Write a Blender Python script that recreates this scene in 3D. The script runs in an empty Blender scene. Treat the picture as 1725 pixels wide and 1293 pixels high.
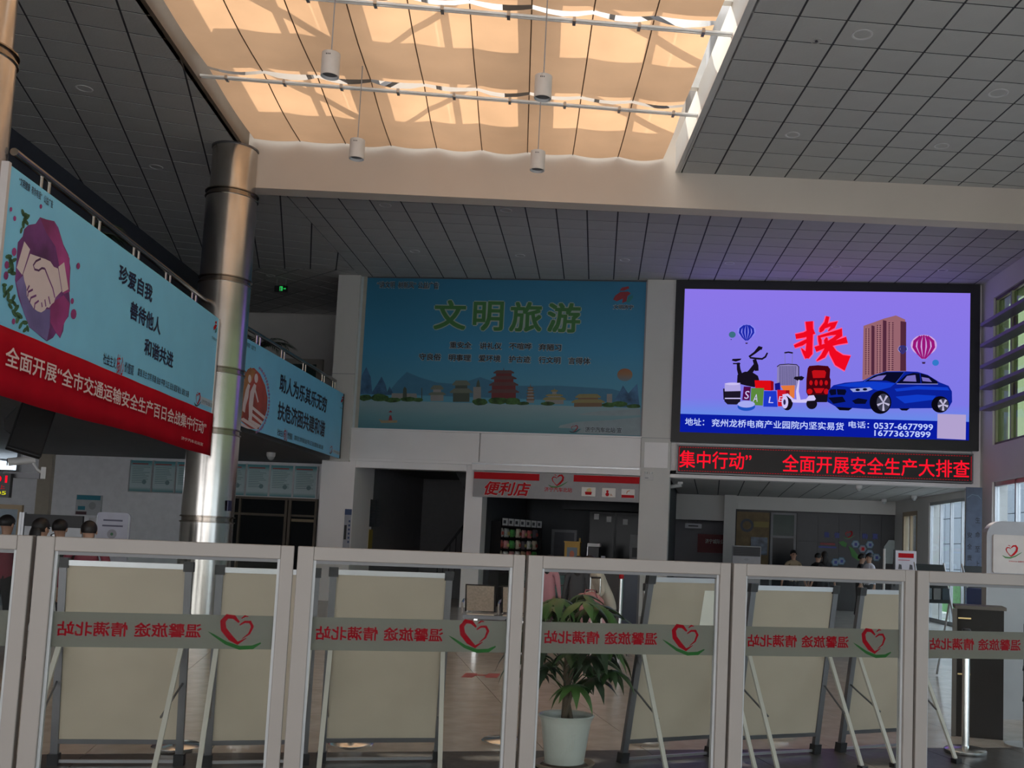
import bpy, bmesh, math, random
from mathutils import Vector, Matrix
random.seed(7)
PI = math.pi
SC = bpy.context.scene
C = SC.collection
# ------------------------------------------------------------------ camera
CAM_H = 1.55
F_PX, CX, CY, PITCH, ROLL = 1717.15, 1025.46, 770.12, math.radians(5.099), math.radians(2.414)
cd = bpy.data.cameras.new('camera'); cam = bpy.data.objects.new('camera', cd); C.objects.link(cam)
base = Matrix(((1, 0, 0), (0, 0, -1), (0, 1, 0)))
Rc = Matrix.Rotation(PITCH, 3, 'X') @ base @ Matrix.Rotation(ROLL, 3, 'Z')
cam.matrix_world = Matrix.Translation((0, 0, CAM_H)) @ Rc.to_4x4()
cd.sensor_fit = 'HORIZONTAL'; cd.sensor_width = 36.0
cd.lens = F_PX / 1725 * 36
cd.shift_x = (862.5 - CX) / 1725; cd.shift_y = (CY - 646.5) / 1725
cd.clip_end = 300
SC.camera = cam
# ------------------------------------------------------------------ light
SC.view_settings.view_transform = 'Standard'; SC.view_settings.look = 'None'
SC.view_settings.gamma = 1.0; SC.view_settings.use_curve_mapping = False
SC.view_settings.exposure = 0.0
wd = bpy.data.worlds.new('overcast_sky'); SC.world = wd; wd.use_nodes = True
bg = wd.node_tree.nodes['Background']
bg.inputs[0].default_value = (0.95, 0.955, 0.98, 1); bg.inputs[1].default_value = 4.1
sd = bpy.data.lights.new('sun', 'SUN'); sd.energy = 8.8; sd.angle = math.radians(0.6); sd.color = (1.0, 0.93, 0.82)
sun = bpy.data.objects.new('sun', sd); C.objects.link(sun)
sun.rotation_euler = Vector((-0.40, 0.66, 0.80)).to_track_quat('Z', 'Y').to_euler()
sun.location = (0, 0, 30)
def portal(loc, rot, sx, sy):
    d = bpy.data.lights.new('daylight_portal', 'AREA'); d.shape = 'RECTANGLE'; d.size = sx; d.size_y = sy
    d.cycles.is_portal = True
    o = bpy.data.objects.new('daylight_portal', d); C.objects.link(o); o.location = loc; o.rotation_euler = rot
#portal((-1.0, -6.6, 4.0), (PI/2, 0, PI), 19, 8)      # glazed entrance front behind the camera
# ------------------------------------------------------------------ materials
def lin(c): return c
MATS = {}
def pm(name, col, rough=0.6, metal=0.0, var=0.05, scale=6.0, bump=0.0, bscale=60.0, spec=0.5, coat=0.0):
    if name in MATS: return MATS[name]
    m = bpy.data.materials.new(name); m.use_nodes = True; nt = m.node_tree; b = nt.nodes['Principled BSDF']
    b.inputs['Roughness'].default_value = rough; b.inputs['Metallic'].default_value = metal
    b.inputs['Specular IOR Level'].default_value = spec
    tc = nt.nodes.new('ShaderNodeTexCoord'); nz = nt.nodes.new('ShaderNodeTexNoise')
    nz.inputs['Scale'].default_value = scale; nz.inputs['Detail'].default_value = 4
    nt.links.new(tc.outputs['Object'], nz.inputs['Vector'])
    rp = nt.nodes.new('ShaderNodeValToRGB')
    rp.color_ramp.elements[0].position = 0.3; rp.color_ramp.elements[1].position = 0.7
    rp.color_ramp.elements[0].color = [max(0, x*(1-var)) for x in col] + [1]
    rp.color_ramp.elements[1].color = [min(1, x*(1+var)) for x in col] + [1]
    nt.links.new(nz.outputs['Fac'], rp.inputs['Fac']); nt.links.new(rp.outputs['Color'], b.inputs['Base Color'])
    if bump:
        n2 = nt.nodes.new('ShaderNodeTexNoise'); n2.inputs['Scale'].default_value = bscale
        bp = nt.nodes.new('ShaderNodeBump'); bp.inputs['Strength'].default_value = bump; bp.inputs['Distance'].default_value = 0.01
        nt.links.new(tc.outputs['Object'], n2.inputs['Vector'])
        nt.links.new(n2.outputs['Fac'], bp.inputs['Height']); nt.links.new(bp.outputs['Normal'], b.inputs['Normal'])
    MATS[name] = m; return m
def emit(name, col, s=1.0):
    if name in MATS: return MATS[name]
    m = bpy.data.materials.new(name); m.use_nodes = True; nt = m.node_tree
    nt.nodes.remove(nt.nodes['Principled BSDF'])
    e = nt.nodes.new('ShaderNodeEmission'); e.inputs[0].default_value = (*col, 1); e.inputs[1].default_value = s
    nt.links.new(e.outputs[0], nt.nodes['Material Output'].inputs[0]); MATS[name] = m; return m
def thin_glass(name, tint=(0.93, 0.96, 0.94), gloss=0.08):
    m = bpy.data.materials.new(name); m.use_nodes = True; nt = m.node_tree; nt.nodes.remove(nt.nodes['Principled BSDF'])
    t = nt.nodes.new('ShaderNodeBsdfTransparent'); t.inputs[0].default_value = (*tint, 1)
    g = nt.nodes.new('ShaderNodeBsdfGlossy'); g.inputs['Roughness'].default_value = 0.02
    fr = nt.nodes.new('ShaderNodeLayerWeight'); fr.inputs['Blend'].default_value = 0.5
    pw = nt.nodes.new('ShaderNodeMath'); pw.operation = 'POWER'; pw.inputs[1].default_value = 4.0
    ma = nt.nodes.new('ShaderNodeMath'); ma.operation = 'MULTIPLY_ADD'; ma.inputs[1].default_value = 0.6; ma.inputs[2].default_value = gloss*.35
    mx = nt.nodes.new('ShaderNodeMixShader')
    nt.links.new(fr.outputs['Facing'], pw.inputs[0]); nt.links.new(pw.outputs[0], ma.inputs[0])
    nt.links.new(ma.outputs[0], mx.inputs[0]); nt.links.new(t.outputs[0], mx.inputs[1]); nt.links.new(g.outputs[0], mx.inputs[2])
    nt.links.new(mx.outputs[0], nt.nodes['Material Output'].inputs[0]); MATS[name] = m; return m
def fabric_translucent(name, col, tcol, mixf):
    m = bpy.data.materials.new(name); m.use_nodes = True; nt = m.node_tree; nt.nodes.remove(nt.nodes['Principled BSDF'])
    tc = nt.nodes.new('ShaderNodeTexCoord'); nz = nt.nodes.new('ShaderNodeTexNoise'); nz.inputs['Scale'].default_value = 1.7; nz.inputs['Detail'].default_value = 6
    nt.links.new(tc.outputs['Object'], nz.inputs['Vector'])
    rp = nt.nodes.new('ShaderNodeValToRGB'); rp.color_ramp.elements[0].position = .25; rp.color_ramp.elements[1].position = .75
    rp.color_ramp.elements[0].color = [x*.90 for x in tcol] + [1]; rp.color_ramp.elements[1].color = [min(1, x*1.08) for x in tcol] + [1]
    nt.links.new(nz.outputs['Fac'], rp.inputs['Fac'])
    d = nt.nodes.new('ShaderNodeBsdfDiffuse'); d.inputs[0].default_value = (*col, 1)
    t = nt.nodes.new('ShaderNodeBsdfTranslucent'); nt.links.new(rp.outputs['Color'], t.inputs[0])
    mx = nt.nodes.new('ShaderNodeMixShader'); mx.inputs[0].default_value = mixf
    nt.links.new(d.outputs[0], mx.inputs[1]); nt.links.new(t.outputs[0], mx.inputs[2])
    nt.links.new(mx.outputs[0], nt.nodes['Material Output'].inputs[0]); MATS[name] = m; return m
def frosted(name, col, alpha):
    m = bpy.data.materials.new(name); m.use_nodes = True; nt = m.node_tree; nt.nodes.remove(nt.nodes['Principled BSDF'])
    d = nt.nodes.new('ShaderNodeBsdfDiffuse'); d.inputs[0].default_value = (*col, 1)
    tl = nt.nodes.new('ShaderNodeBsdfTranslucent'); tl.inputs[0].default_value = (*col, 1)
    t = nt.nodes.new('ShaderNodeBsdfTransparent'); t.inputs[0].default_value = (.95, .97, .95, 1)
    nz = nt.nodes.new('ShaderNodeTexNoise'); nz.inputs['Scale'].default_value = 30
    mp = nt.nodes.new('ShaderNodeMapRange'); mp.inputs[3].default_value = alpha - .04; mp.inputs[4].default_value = alpha + .04
    nt.links.new(nz.outputs['Fac'], mp.inputs[0])
    m1 = nt.nodes.new('ShaderNodeMixShader'); m1.inputs[0].default_value = 0.45
    nt.links.new(d.outputs[0], m1.inputs[1]); nt.links.new(tl.outputs[0], m1.inputs[2])
    m2 = nt.nodes.new('ShaderNodeMixShader'); nt.links.new(mp.outputs[0], m2.inputs[0])
    nt.links.new(t.outputs[0], m2.inputs[1]); nt.links.new(m1.outputs[0], m2.inputs[2])
    nt.links.new(m2.outputs[0], nt.nodes['Material Output'].inputs[0]); MATS[name] = m; return m
M_TILE = pm('ceiling_board', (.48, .475, .46), .9, bump=.25, bscale=25, var=.04, scale=1.5)
M_GRID = pm('ceiling_grid_dark', (.045, .045, .05), .8)
M_WHITE = pm('white_paint', (.66, .645, .62), .7, var=.03, scale=1.2)
M_BEAM = pm('cream_paint', (.64, .57, .50), .75, var=.04, scale=.8)
M_PANEL = pm('white_cladding', (.90, .87, .87), .45, var=.03, scale=.9)
M_GREY = pm('grey_paint', (.36, .36, .38), .7, var=.05, scale=1.0)
M_DGREY = pm('dark_grey_paint', (.09, .09, .10), .7)
M_UNLIT = pm('unlit_bulkhead', (.06, .065, .08), .6)  # wall lies unlit; its shade is put into this dark colour
M_BLACK = pm('black_plastic', (.015, .015, .017), .45)
M_STEEL = pm('stainless_steel', (.60, .57, .53), .24, 1.0, var=.08, scale=2.5)
M_CHROME = pm('chrome', (.78, .78, .78), .22, 1.0, var=.02)
M_ALU = pm('aluminium', (.55, .56, .58), .38, .9, var=.03)
M_DALU = pm('dark_aluminium', (.16, .16, .17), .4, .7, var=.05)
M_FENCE = pm('fence_powder_coat', (.265, .235, .21), .5, var=.03, scale=3)
M_BROWN = pm('bronze_frame', (.13, .105, .08), .45, .3)
M_GLASS = thin_glass('clear_glass')
M_FGLASS = thin_glass('fence_glass', (.95, .965, .95), .003)
M_GREENGLASS = thin_glass('green_glass', (.315, .375, .275), .08)
M_PALEGLASS = thin_glass('pale_glass', (.80, .87, .92), .08)
M_ROOFGLASS = thin_glass('roof_glass', (.84, .83, .81), .02)
M_DARKGLASS = pm('dark_glass', (.012, .014, .016), .12, var=.02, spec=.08)
M_RED = pm('red_print', (.50, .010, .016), .6, spec=.15)
M_BLACKINK = pm('black_print', (.012, .012, .016), .5)
M_WHITEINK = pm('white_print', (.82, .82, .82), .5, var=.02)
M_GREENINK = pm('green_print', (.06, .20, .05), .5)
M_SHADE = fabric_translucent('sun_shade_fabric', (.50, .42, .34), (.64, .40, .24), .55)
M_SEAM = pm('shade_seam', (.16, .10, .06), .8)
M_RAIL = pm('white_rail', (.8, .8, .78), .35, .1)
# ------------------------------------------------------------------ mesh helpers
class MB:
    def __init__(s): s.v = []; s.f = []
    def add(s, vs, fs):
        n = len(s.v); s.v += [tuple(p) for p in vs]; s.f += [tuple(i + n for i in f) for f in fs]; return s
    def box(s, x0, x1, y0, y1, z0, z1):
        return s.add([(x0,y0,z0),(x1,y0,z0),(x1,y1,z0),(x0,y1,z0),(x0,y0,z1),(x1,y0,z1),(x1,y1,z1),(x0,y1,z1)],
                     [(3,2,1,0),(4,5,6,7),(0,1,5,4),(1,2,6,5),(2,3,7,6),(3,0,4,7)])
    def prism(s, pts, z0, z1):                      # polygon in x,y pulled up in z
        n = len(pts); vs = [(p[0], p[1], z0) for p in pts] + [(p[0], p[1], z1) for p in pts]
        fs = [tuple(range(n-1, -1, -1)), tuple(range(n, 2*n))] + [(i, (i+1) % n, n+(i+1) % n, n+i) for i in range(n)]
        return s.add(vs, fs)
    def plate(s, pts, y, t=0.0):                    # polygon in x,z; facing -y at depth y
        n = len(pts)
        if not t: return s.add([(p[0], y, p[1]) for p in pts], [tuple(range(n))])
        vs = [(p[0], y, p[1]) for p in pts] + [(p[0], y+t, p[1]) for p in pts]
        return s.add(vs, [tuple(range(n)), tuple(range(2*n-1, n-1, -1))] + [(i, n+i, n+(i+1) % n, (i+1) % n) for i in range(n)])
    def lathe(s, prof, cx=0, cy=0, n=20, cap=True):
        vs = []; fs = []
        for r, z in prof:
            for k in range(n): vs.append((cx+r*math.cos(2*PI*k/n), cy+r*math.sin(2*PI*k/n), z))
        for j in range(len(prof)-1):
            for k in range(n): fs.append((j*n+k, j*n+(k+1) % n, (j+1)*n+(k+1) % n, (j+1)*n+k))
        if cap: fs += [tuple(range(n-1, -1, -1)), tuple(range((len(prof)-1)*n, len(prof)*n))]
        return s.add(vs, fs)
    def tube(s, path, r, n=8, cap=True):
        P = [Vector(p) for p in path]; vs = []; fs = []; R = r if isinstance(r, (list, tuple)) else [r]*len(P)
        for i, p in enumerate(P):
            t = ((P[min(i+1, len(P)-1)] - P[max(i-1, 0)])).normalized()
            a = t.orthogonal().normalized() if i == 0 else (a - t*a.dot(t)).normalized()
            b = t.cross(a)
            for k in range(n):
                q = p + (a*math.cos(2*PI*k/n) + b*math.sin(2*PI*k/n))*R[i]; vs.append(tuple(q))
        for j in range(len(P)-1):
            for k in range(n): fs.append((j*n+k, j*n+(k+1) % n, (j+1)*n+(k+1) % n, (j+1)*n+k))
        if cap: fs += [tuple(range(n-1, -1, -1)), tuple(range((len(P)-1)*n, len(P)*n))]
        return s.add(vs, fs)
    def bar(s, p, q, w, h=None):                    # square bar between two points
        h = h or w; p = Vector(p); q = Vector(q); t = (q-p).normalized()
        up = Vector((0, 0, 1)) if abs(t.z) < .95 else Vector((0, 1, 0))
        a = t.cross(up).normalized()*w/2; b = a.normalized().cross(t)*h/2
        vs = [p+a+b, p-a+b, p-a-b, p+a-b, q+a+b, q-a+b, q-a-b, q+a-b]
        return s.add([tuple(x) for x in vs], [(3,2,1,0),(4,5,6,7),(0,1,5,4),(1,2,6,5),(2,3,7,6),(3,0,4,7)])
    def sphere(s, c, r, n=12, m=8, sz=(1, 1, 1)):
        vs = []; fs = []
        for j in range(m+1):
            th = PI*j/m
            for k in range(n): vs.append((c[0]+r*sz[0]*math.sin(th)*math.cos(2*PI*k/n), c[1]+r*sz[1]*math.sin(th)*math.sin(2*PI*k/n), c[2]-r*sz[2]*math.cos(th)))
        for j in range(m):
            for k in range(n): fs.append((j*n+k, j*n+(k+1) % n, (j+1)*n+(k+1) % n, (j+1)*n+k))
        return s.add(vs, fs)
    def mesh(s, name, mat, smooth=False):
        me = bpy.data.meshes.new(name); me.from_pydata(s.v, [], s.f)
        if mat: me.materials.append(mat)
        bm = bmesh.new(); bm.from_mesh(me)
        if s.f: bmesh.ops.recalc_face_normals(bm, faces=bm.faces)
        bm.to_mesh(me); bm.free()
        if smooth:
            for p in me.polygons: p.use_smooth = True
            me.set_sharp_from_angle(angle=math.radians(40))
        me.update(); return me
    def build(s, name, mat, parent=None, smooth=False, bevel=0.0):
        o = bpy.data.objects.new(name, s.mesh(name, mat, smooth)); C.objects.link(o)
        if parent: o.parent = parent
        if bevel:
            md = o.modifiers.new('bevel', 'BEVEL'); md.width = bevel; md.segments = 2; md.limit_method = 'ANGLE'
        return o
def tag(o, label=None, cat=None, group=None, kind=None):
    if label: o['label'] = label
    if cat: o['category'] = cat
    if group: o['group'] = group
    if kind: o['kind'] = kind
    return o
def place(o, loc, rz=0.0):
    o.location = loc; o.rotation_euler = (0, 0, rz); return o
def thing(name, label, cat, loc=(0, 0, 0), rz=0.0, group=None):
    o = bpy.data.objects.new(name, None); o.empty_display_size = .2; C.objects.link(o)
    place(o, loc, rz); return tag(o, label, cat, group)
def struct(o, label): return tag(o, label, None, None, 'structure')
def copy_tree(o, parent=None):
    c = o.copy(); C.objects.link(c)
    if parent: c.parent = parent
    for ch in list(o.children): copy_tree(ch, c)
    return c
# flat print laid on a sheet: drawing units -> metres on the sheet (x right, z up), from the sheet's four drawn corners
class Sheet:
    def __init__(s, quad, w, h, x0=0.0, z0=0.0, flip=False):     # quad: top-left, top-right, bottom-right, bottom-left
        dst = [(0, h), (w, h), (w, 0), (0, 0)]; A = []; B = []
        for (x, y), (u, v) in zip(quad, dst):
            A.append([x, y, 1, 0, 0, 0, -u*x, -u*y]); B.append(u)
            A.append([0, 0, 0, x, y, 1, -v*x, -v*y]); B.append(v)
        n = 8
        for i in range(n):
            p = max(range(i, n), key=lambda r: abs(A[r][i])); A[i], A[p] = A[p], A[i]; B[i], B[p] = B[p], B[i]
            for r in range(n):
                if r != i:
                    k = A[r][i]/A[i][i]
                    if k:
                        A[r] = [a-k*b for a, b in zip(A[r], A[i])]; B[r] -= k*B[i]
        s.h = [B[i]/A[i][i] for i in range(n)] + [1]; s.x0 = x0; s.z0 = z0
    def __call__(s, x, y):
        h = s.h; d = h[6]*x+h[7]*y+1
        return (s.x0+(h[0]*x+h[1]*y+h[2])/d, s.z0+(h[3]*x+h[4]*y+h[5])/d)
TEXTS = []
def text(parent, body, x0, z0, x1, z1, y, mat, name='lettering', bold=0.012, mirror=False, thick=0.0, slant=0.0, keep=None):
    """lettering filling the box x0..x1, z0..z1 on the plane at depth y (facing -y)"""
    o = bpy.data.objects.new(name, bpy.data.meshes.new(name)); C.objects.link(o); o.parent = parent
    TEXTS.append((o, body, x0, z0, x1, z1, y, mat, bold, mirror, thick, slant)); return o
def flush_texts():
    tmp = []
    for t in TEXTS:
        c = bpy.data.curves.new('t', 'FONT'); c.body = t[1]; c.offset = 0.0; c.resolution_u = 3
        c.space_character = 1.0
        o = bpy.data.objects.new('t', c); C.objects.link(o); tmp.append(o)
    dg = bpy.context.evaluated_depsgraph_get()
    for t, o in zip(TEXTS, tmp):
        ob, body, x0, z0, x1, z1, y, mat, bold, mirror, thick, slant = t
        src = bpy.data.meshes.new_from_object(o.evaluated_get(dg))
        fs = [tuple(p.vertices) for p in src.polygons]; co = [(v.co.x, v.co.y, 0.0) for v in src.vertices]
        if bold > .005:                                # heavier weight: shifted overlays of the same glyphs
            nd = 4 if bold < .03 else 8; n0 = len(co); base_co, base_fs = co, fs; co = []; fs = []
            for k in range(nd):
                an = 2*PI*(k+.5)/nd; dx, dy = math.cos(an)*bold, math.sin(an)*bold
                co += [(a+dx, b+dy, 2e-5*k) for a, b, _ in base_co]; fs += [tuple(i+k*n0 for i in f) for f in base_fs]
        X = [v[0] for v in co]; Y = [v[1] for v in co]
        ax, bx, ay, by = min(X), max(X), min(Y), max(Y)
        vs = []
        for vx, vy, dd in co:
            u = (vx-ax)/(bx-ax); w = (vy-ay)/(by-ay)
            if mirror: u = 1-u
            vs.append((x0+(x1-x0)*u + slant*(w-.5)*(z1-z0), y-dd, z0+(z1-z0)*w))
        me = ob.data
        if thick:
            n = len(vs); ec = {}
            for f in fs:
                for i in range(len(f)):
                    e = (f[i], f[(i+1) % len(f)]); k = tuple(sorted(e)); ec.setdefault(k, []).append(e)
            sides = [(e[0][1], e[0][0], e[0][0]+n, e[0][1]+n) for e in ec.values() if len(e) == 1]
            vs = vs + [(a, b+thick, c) for a, b, c in vs]; fs = fs + sides
        me.from_pydata(vs, [], fs); me.materials.append(mat); me.update()
        bpy.data.objects.remove(o); bpy.data.meshes.remove(src)
def disc(cx, cz, rx, rz=None, n=20, a0=0, a1=2*PI):
    rz = rz or rx
    return [(cx+rx*math.cos(a0+(a1-a0)*k/n), cz+rz*math.sin(a0+(a1-a0)*k/n)) for k in range(n if a1-a0 > 6.28 else n+1)]
def stroke(pts, w):                                  # flat ribbon with a width per point -> polygon
    L = []; R = []
    for i, p in enumerate(pts):
        a = pts[max(i-1, 0)]; b = pts[min(i+1, len(pts)-1)]
        dx, dz = b[0]-a[0], b[1]-a[1]; d = math.hypot(dx, dz) or 1; ww = w[i] if isinstance(w, (list, tuple)) else w
        L.append((p[0]-dz/d*ww/2, p[1]+dx/d*ww/2)); R.append((p[0]+dz/d*ww/2, p[1]-dx/d*ww/2))
    return L, R
def ribbon(mb, pts, w, y):
    L, R = stroke(pts, w)
    for i in range(len(pts)-1): mb.plate([L[i], R[i], R[i+1], L[i+1]], y)
    return mb
def heart_logo(parent, cx, cz, s, y, mirror=False, red=None, green=None):
    """open brush-stroke heart over a green swoosh; s = overall width"""
    k = -1 if mirror else 1
    T = lambda p: (cx+k*p[0]*s, cz+p[1]*s)
    big = [(-.14, -.13), (-.02, -.21), (.09, -.13), (.20, .0), (.22, .12), (.16, .20), (.06, .19), (-.02, .11)]
    small = [(-.05, .17), (-.10, .21), (-.15, .20)]
    left = [(-.03, .07), (-.10, .12), (-.18, .12), (-.22, .05), (-.18, -.06), (-.08, -.14)]
    mb = MB()
    ribbon(mb, [T(p) for p in big], [w*s for w in (.01, .05, .085, .085, .08, .075, .06, .03)], y)
    ribbon(mb, [T(p) for p in small], [w*s for w in (.015, .03, .01)], y)
    ribbon(mb, [T(p) for p in left], [w*s for w in (.02, .035, .045, .045, .03, .01)], y)
    h = mb.build('heart_emblem', red or M_RED, parent)
    g = MB(); ribbon(g, [T(p) for p in ((-.36, -.20), (-.24, -.27), (-.05, -.28), (.15, -.21), (.34, -.09), (.42, -.04))], [w*s for w in (.02, .06, .06, .05, .03, .005)], y+.0008)
    g.build('green_swoosh', green or M_GREENINK, parent)
    return h
# ------------------------------------------------------------------ the shell
CE = 8.04
WO = (0, 24.306, 0); WR = math.radians(-6.0)          # back wall frame: x along the wall, y away from the hall
SO = (-6.15, 14.27, 0); SR = math.radians(5.0)        # skylight frame
def wf(u, w, z=0):
    a = -WR; return (WO[0]+u*math.cos(a)+w*math.sin(a), WO[1]-u*math.sin(a)+w*math.cos(a), z)
def sf(s, t, z=0):
    return (SO[0]+s*math.cos(SR)-t*math.sin(SR), SO[1]+s*math.sin(SR)+t*math.cos(SR), z)
def clip(poly, region):
    out = poly
    n = len(region)
    for i in range(n):
        ax, ay = region[i]; bx, by = region[(i+1) % n]; inp = out; out = []
        side = lambda p: (bx-ax)*(p[1]-ay)-(by-ay)*(p[0]-ax)
        for j in range(len(inp)):
            p, q = inp[j], inp[(j+1) % len(inp)]; sp, sq = side(p), side(q)
            if sp >= 0: out.append(p)
            if (sp >= 0) != (sq >= 0):
                t = sp/(sp-sq); out.append((p[0]+(q[0]-p[0])*t, p[1]+(q[1]-p[1])*t))
        if len(out) < 3: return []
    return out
def area(p): return abs(sum(p[i][0]*p[(i+1) % len(p)][1]-p[(i+1) % len(p)][0]*p[i][1] for i in range(len(p))))/2
def ccw(p):
    a = sum(p[i][0]*p[(i+1) % len(p)][1]-p[(i+1) % len(p)][0]*p[i][1] for i in range(len(p)))
    return p if a > 0 else p[::-1]
def tile_field(parent, polys, az, anchor, z, mat, size=.6, gap=.030, up=True, name='ceiling_tile', thick=.014, alt=None):
    """square tiles on a turned grid, cut to the convex regions; every tile an object"""
    a = math.radians(az); ex = (math.cos(a), -math.sin(a)); ey = (math.sin(a), math.cos(a))
    z0, z1 = (z, z+thick) if up else (z-thick, z)
    h = (size-gap)/2
    def sq(m): return MB().prism([(-h, -h), (h, -h), (h, h), (-h, h)], 0, thick).mesh(name, m)
    full = {}
    polys = [ccw(p) for p in polys]
    P = [p for q in polys for p in q]
    ii = [((p[0]-anchor[0])*ex[0]+(p[1]-anchor[1])*ex[1])/size for p in P]; jj = [((p[0]-anchor[0])*ey[0]+(p[1]-anchor[1])*ey[1])/size for p in P]
    n = 0
    for i in range(math.floor(min(ii))-1, math.ceil(max(ii))+1):
        for j in range(math.floor(min(jj))-1, math.ceil(max(jj))+1):
            ci, cj = (i+.5)*size, (j+.5)*size
            cx, cy = anchor[0]+ex[0]*ci+ey[0]*cj, anchor[1]+ex[1]*ci+ey[1]*cj
            quad = [(cx+ex[0]*p*h+ey[0]*q*h, cy+ex[1]*p*h+ey[1]*q*h) for p, q in ((-1,-1),(1,-1),(1,1),(-1,1))]
            parts = [c for c in (clip(ccw(quad), q) for q in polys) if c and area(c) > .003]
            if not parts: continue
            m = alt(i, j) if alt else mat
            m = m or mat
            if len(parts) == 1 and area(parts[0]) > .999*(2*h)**2:
                if m.name not in full: full[m.name] = sq(m)
                o = bpy.data.objects.new(name, full[m.name]); C.objects.link(o)
                o.location = (cx, cy, z0); o.rotation_euler = (0, 0, -a)
            else:
                mb = MB()
                for c in parts: mb.prism(c, z0, z1)
                o = mb.build(name, m)
            o.parent = parent; n += 1
    return n
# ceilings: dark grid backing with board tiles set in it
def ceiling(label, polys, az, anchor, z=CE, name='ceiling', size=.6):
    mb = MB()
    for p in polys: mb.prism(ccw(p), z+.006, z+.10)
    o = struct(mb.build(name, M_GRID), label)
    tile_field(o, polys, az, anchor, z, M_TILE, size); return o
SL = [sf(.0, -7.6), sf(.0, 2.35)]; SRt = [sf(7.30, -7.6), sf(7.30, 2.3)]
def sx(s, y):                                          # x of a skylight long side at depth y
    p, q = sf(s, -7.6), sf(s, 3); return p[0]+(q[0]-p[0])*(y-p[1])/(q[1]-p[1])
ceiling('grey tiled ceiling to the right of the orange skylight', [[(sx(7.36, 11.05)+.0, 11.05), (8.6, 11.35), (8.6, 17.18), (sx(7.36, 17.06), 17.06)]], -4.9, (2.073, 11.787))
ceiling('dark tiled ceiling over the left balcony side', [[(-9.75, 9.0), (sx(-.06, 9.0), 9.0), (sx(-.06, 16.9), 16.9), (-10.1, 16.9)], [(-10.1, 16.9), (-6.41, 16.9), (-6.41, 24.35), (-10.58, 24.75)]], -16.5, (-7.653, 14.452))
ceiling('tiled ceiling strip between the cream beam and the mural wall', [[(-6.39, 17.42), (8.6, 17.5), (8.56, 23.3), (-6.39, 25.0)]], -.5, (-6.021, 19.177))
ceiling('tiled ceiling over the far end of the balcony', [[(-10.6, 24.78), (-6.4, 24.38), (-6.4, 29.4), (-10.9, 29.6)]], 44.0, (-8.22, 29.1))
# plain plaster and roof above
mb = MB()
mb.prism(ccw([(-18, -7), (sx(-.1, -7), -7), sf(-.1, 2.9)[:2], (-18, 17.1)]), CE+.11, CE+.5)
mb.prism(ccw([(sx(7.4, -7), -7), (10, -7), (10, 17.2), sf(7.4, 2.3)[:2]]), CE+.11, CE+.5)
mb.prism(ccw([(-18, 17.0), (10, 17.3), (10, 34), (-18, 34)]), CE+.11, CE+.5)
mb.prism(ccw([(-7, -7), (3.5, -7), sf(7.5, -7.6)[:2], sf(-.2, -7.6)[:2]]), CE+.012, CE+.5)
mb.prism(ccw([(-18, -7), (sx(-.06, -7), -7), (sx(-.06, 9.0), 9.0), (-18, 9.0)]), CE+.012, CE+.12)
mb.prism(ccw([(sx(7.36, -7), -7), (10, -7), (10, 11.40), (sx(7.36, 11.05), 11.05)]), CE+.0, CE+.12)
struct(mb.build('ceiling', M_WHITE), 'plain plaster ceiling above the front of the hall')
# beam under the far edge of the skylight
mb = MB().prism([(-6.5, 16.93), (8.6, 17.17), (8.6, 17.52), (-6.5, 17.28)], 7.42, CE+.45)
struct(mb.build('trim_1', M_BEAM), 'cream painted ceiling beam below the far edge of the skylight')
# skylight well and the roof frame over it (throws the bar shadows onto the shades)
struct(place(MB().box(-.12, 0, -7.6, 2.75, CE, CE+.55).build('trim_2', pm('shaded_lining', (.16, .12, .085), .6)), SO, SR), 'white lining in shade along the left side of the skylight opening, painted brown')  # brown stands for shade on the white lining, put into the colour
mb = MB().box(7.30, 7.42, -7.6, 2.3, CE, CE+.55).box(-.12, 7.42, -7.75, -7.6, CE, CE+.55)
struct(place(mb.build('trim_2', M_WHITE), SO, SR), 'white lining of the skylight opening')
mb = MB().prism([(-6.9, 17.02), (2.0, 17.16), (2.0, 17.5), (-6.9, 17.3)], CE+.45, 9.85)
struct(mb.build('trim_3', M_BEAM), 'roof parapet behind the skylight')
for t in (0.02, -2.45, -4.92):
    struct(place(MB().box(-.1, 7.4, t-.05, t+.07, 8.55, 9.75).build('trim_4', M_RAIL), SO, SR), 'roof gutter beam above a skylight rail')
for s in (2.05, 4.55):
    struct(place(MB().box(s-.2, s+.2, -7.5, 2.6, 8.75, 9.1).build('trim_5', M_DALU), SO, SR), 'long roof girder above the skylight')
for t0 in (-4.9, -2.43, .04):
    for s0, s1 in ((.1, 1.9), (3.9, 2.2), (4.7, 7.2)):
        struct(place(MB().bar((s0, t0+.2, 9.2), (s1, t0+2.3, 9.2), .09).build('trim_6', M_DALU), SO, SR), 'diagonal roof brace above the skylight')
    for s0 in (1.05, 3.2, 5.9):
        struct(place(MB().bar((s0, t0+.2, 9.25), (s0, t0+2.3, 9.25), .08).build('trim_7', M_DALU), SO, SR), 'slim roof purlin above the skylight')
w5 = struct(place(MB().box(-.3, 7.6, -7.7, -7.6, 9.78, 9.86).box(-.3, 7.6, 2.7, 2.8, 9.78, 9.86).build('window_5', M_DALU), SO, SR), 'added tinted roof glazing that dims the skylight')  # unseen glazing, added to dim the sky light on the shades
for i in range(5):
    for j in range(4): MB().box(-.25+1.55*i, 1.27+1.55*i, -7.55+2.57*j, -5.02+2.57*j, 9.80, 9.81).build('pane', M_ROOFGLASS, w5)
for s in (-.3, 7.45): struct(place(MB().box(s, s+.12, -7.6, 2.8, CE+.5, 9.8).build('trim_8', M_DALU), SO, SR), 'upstand along the added roof glazing')
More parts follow.
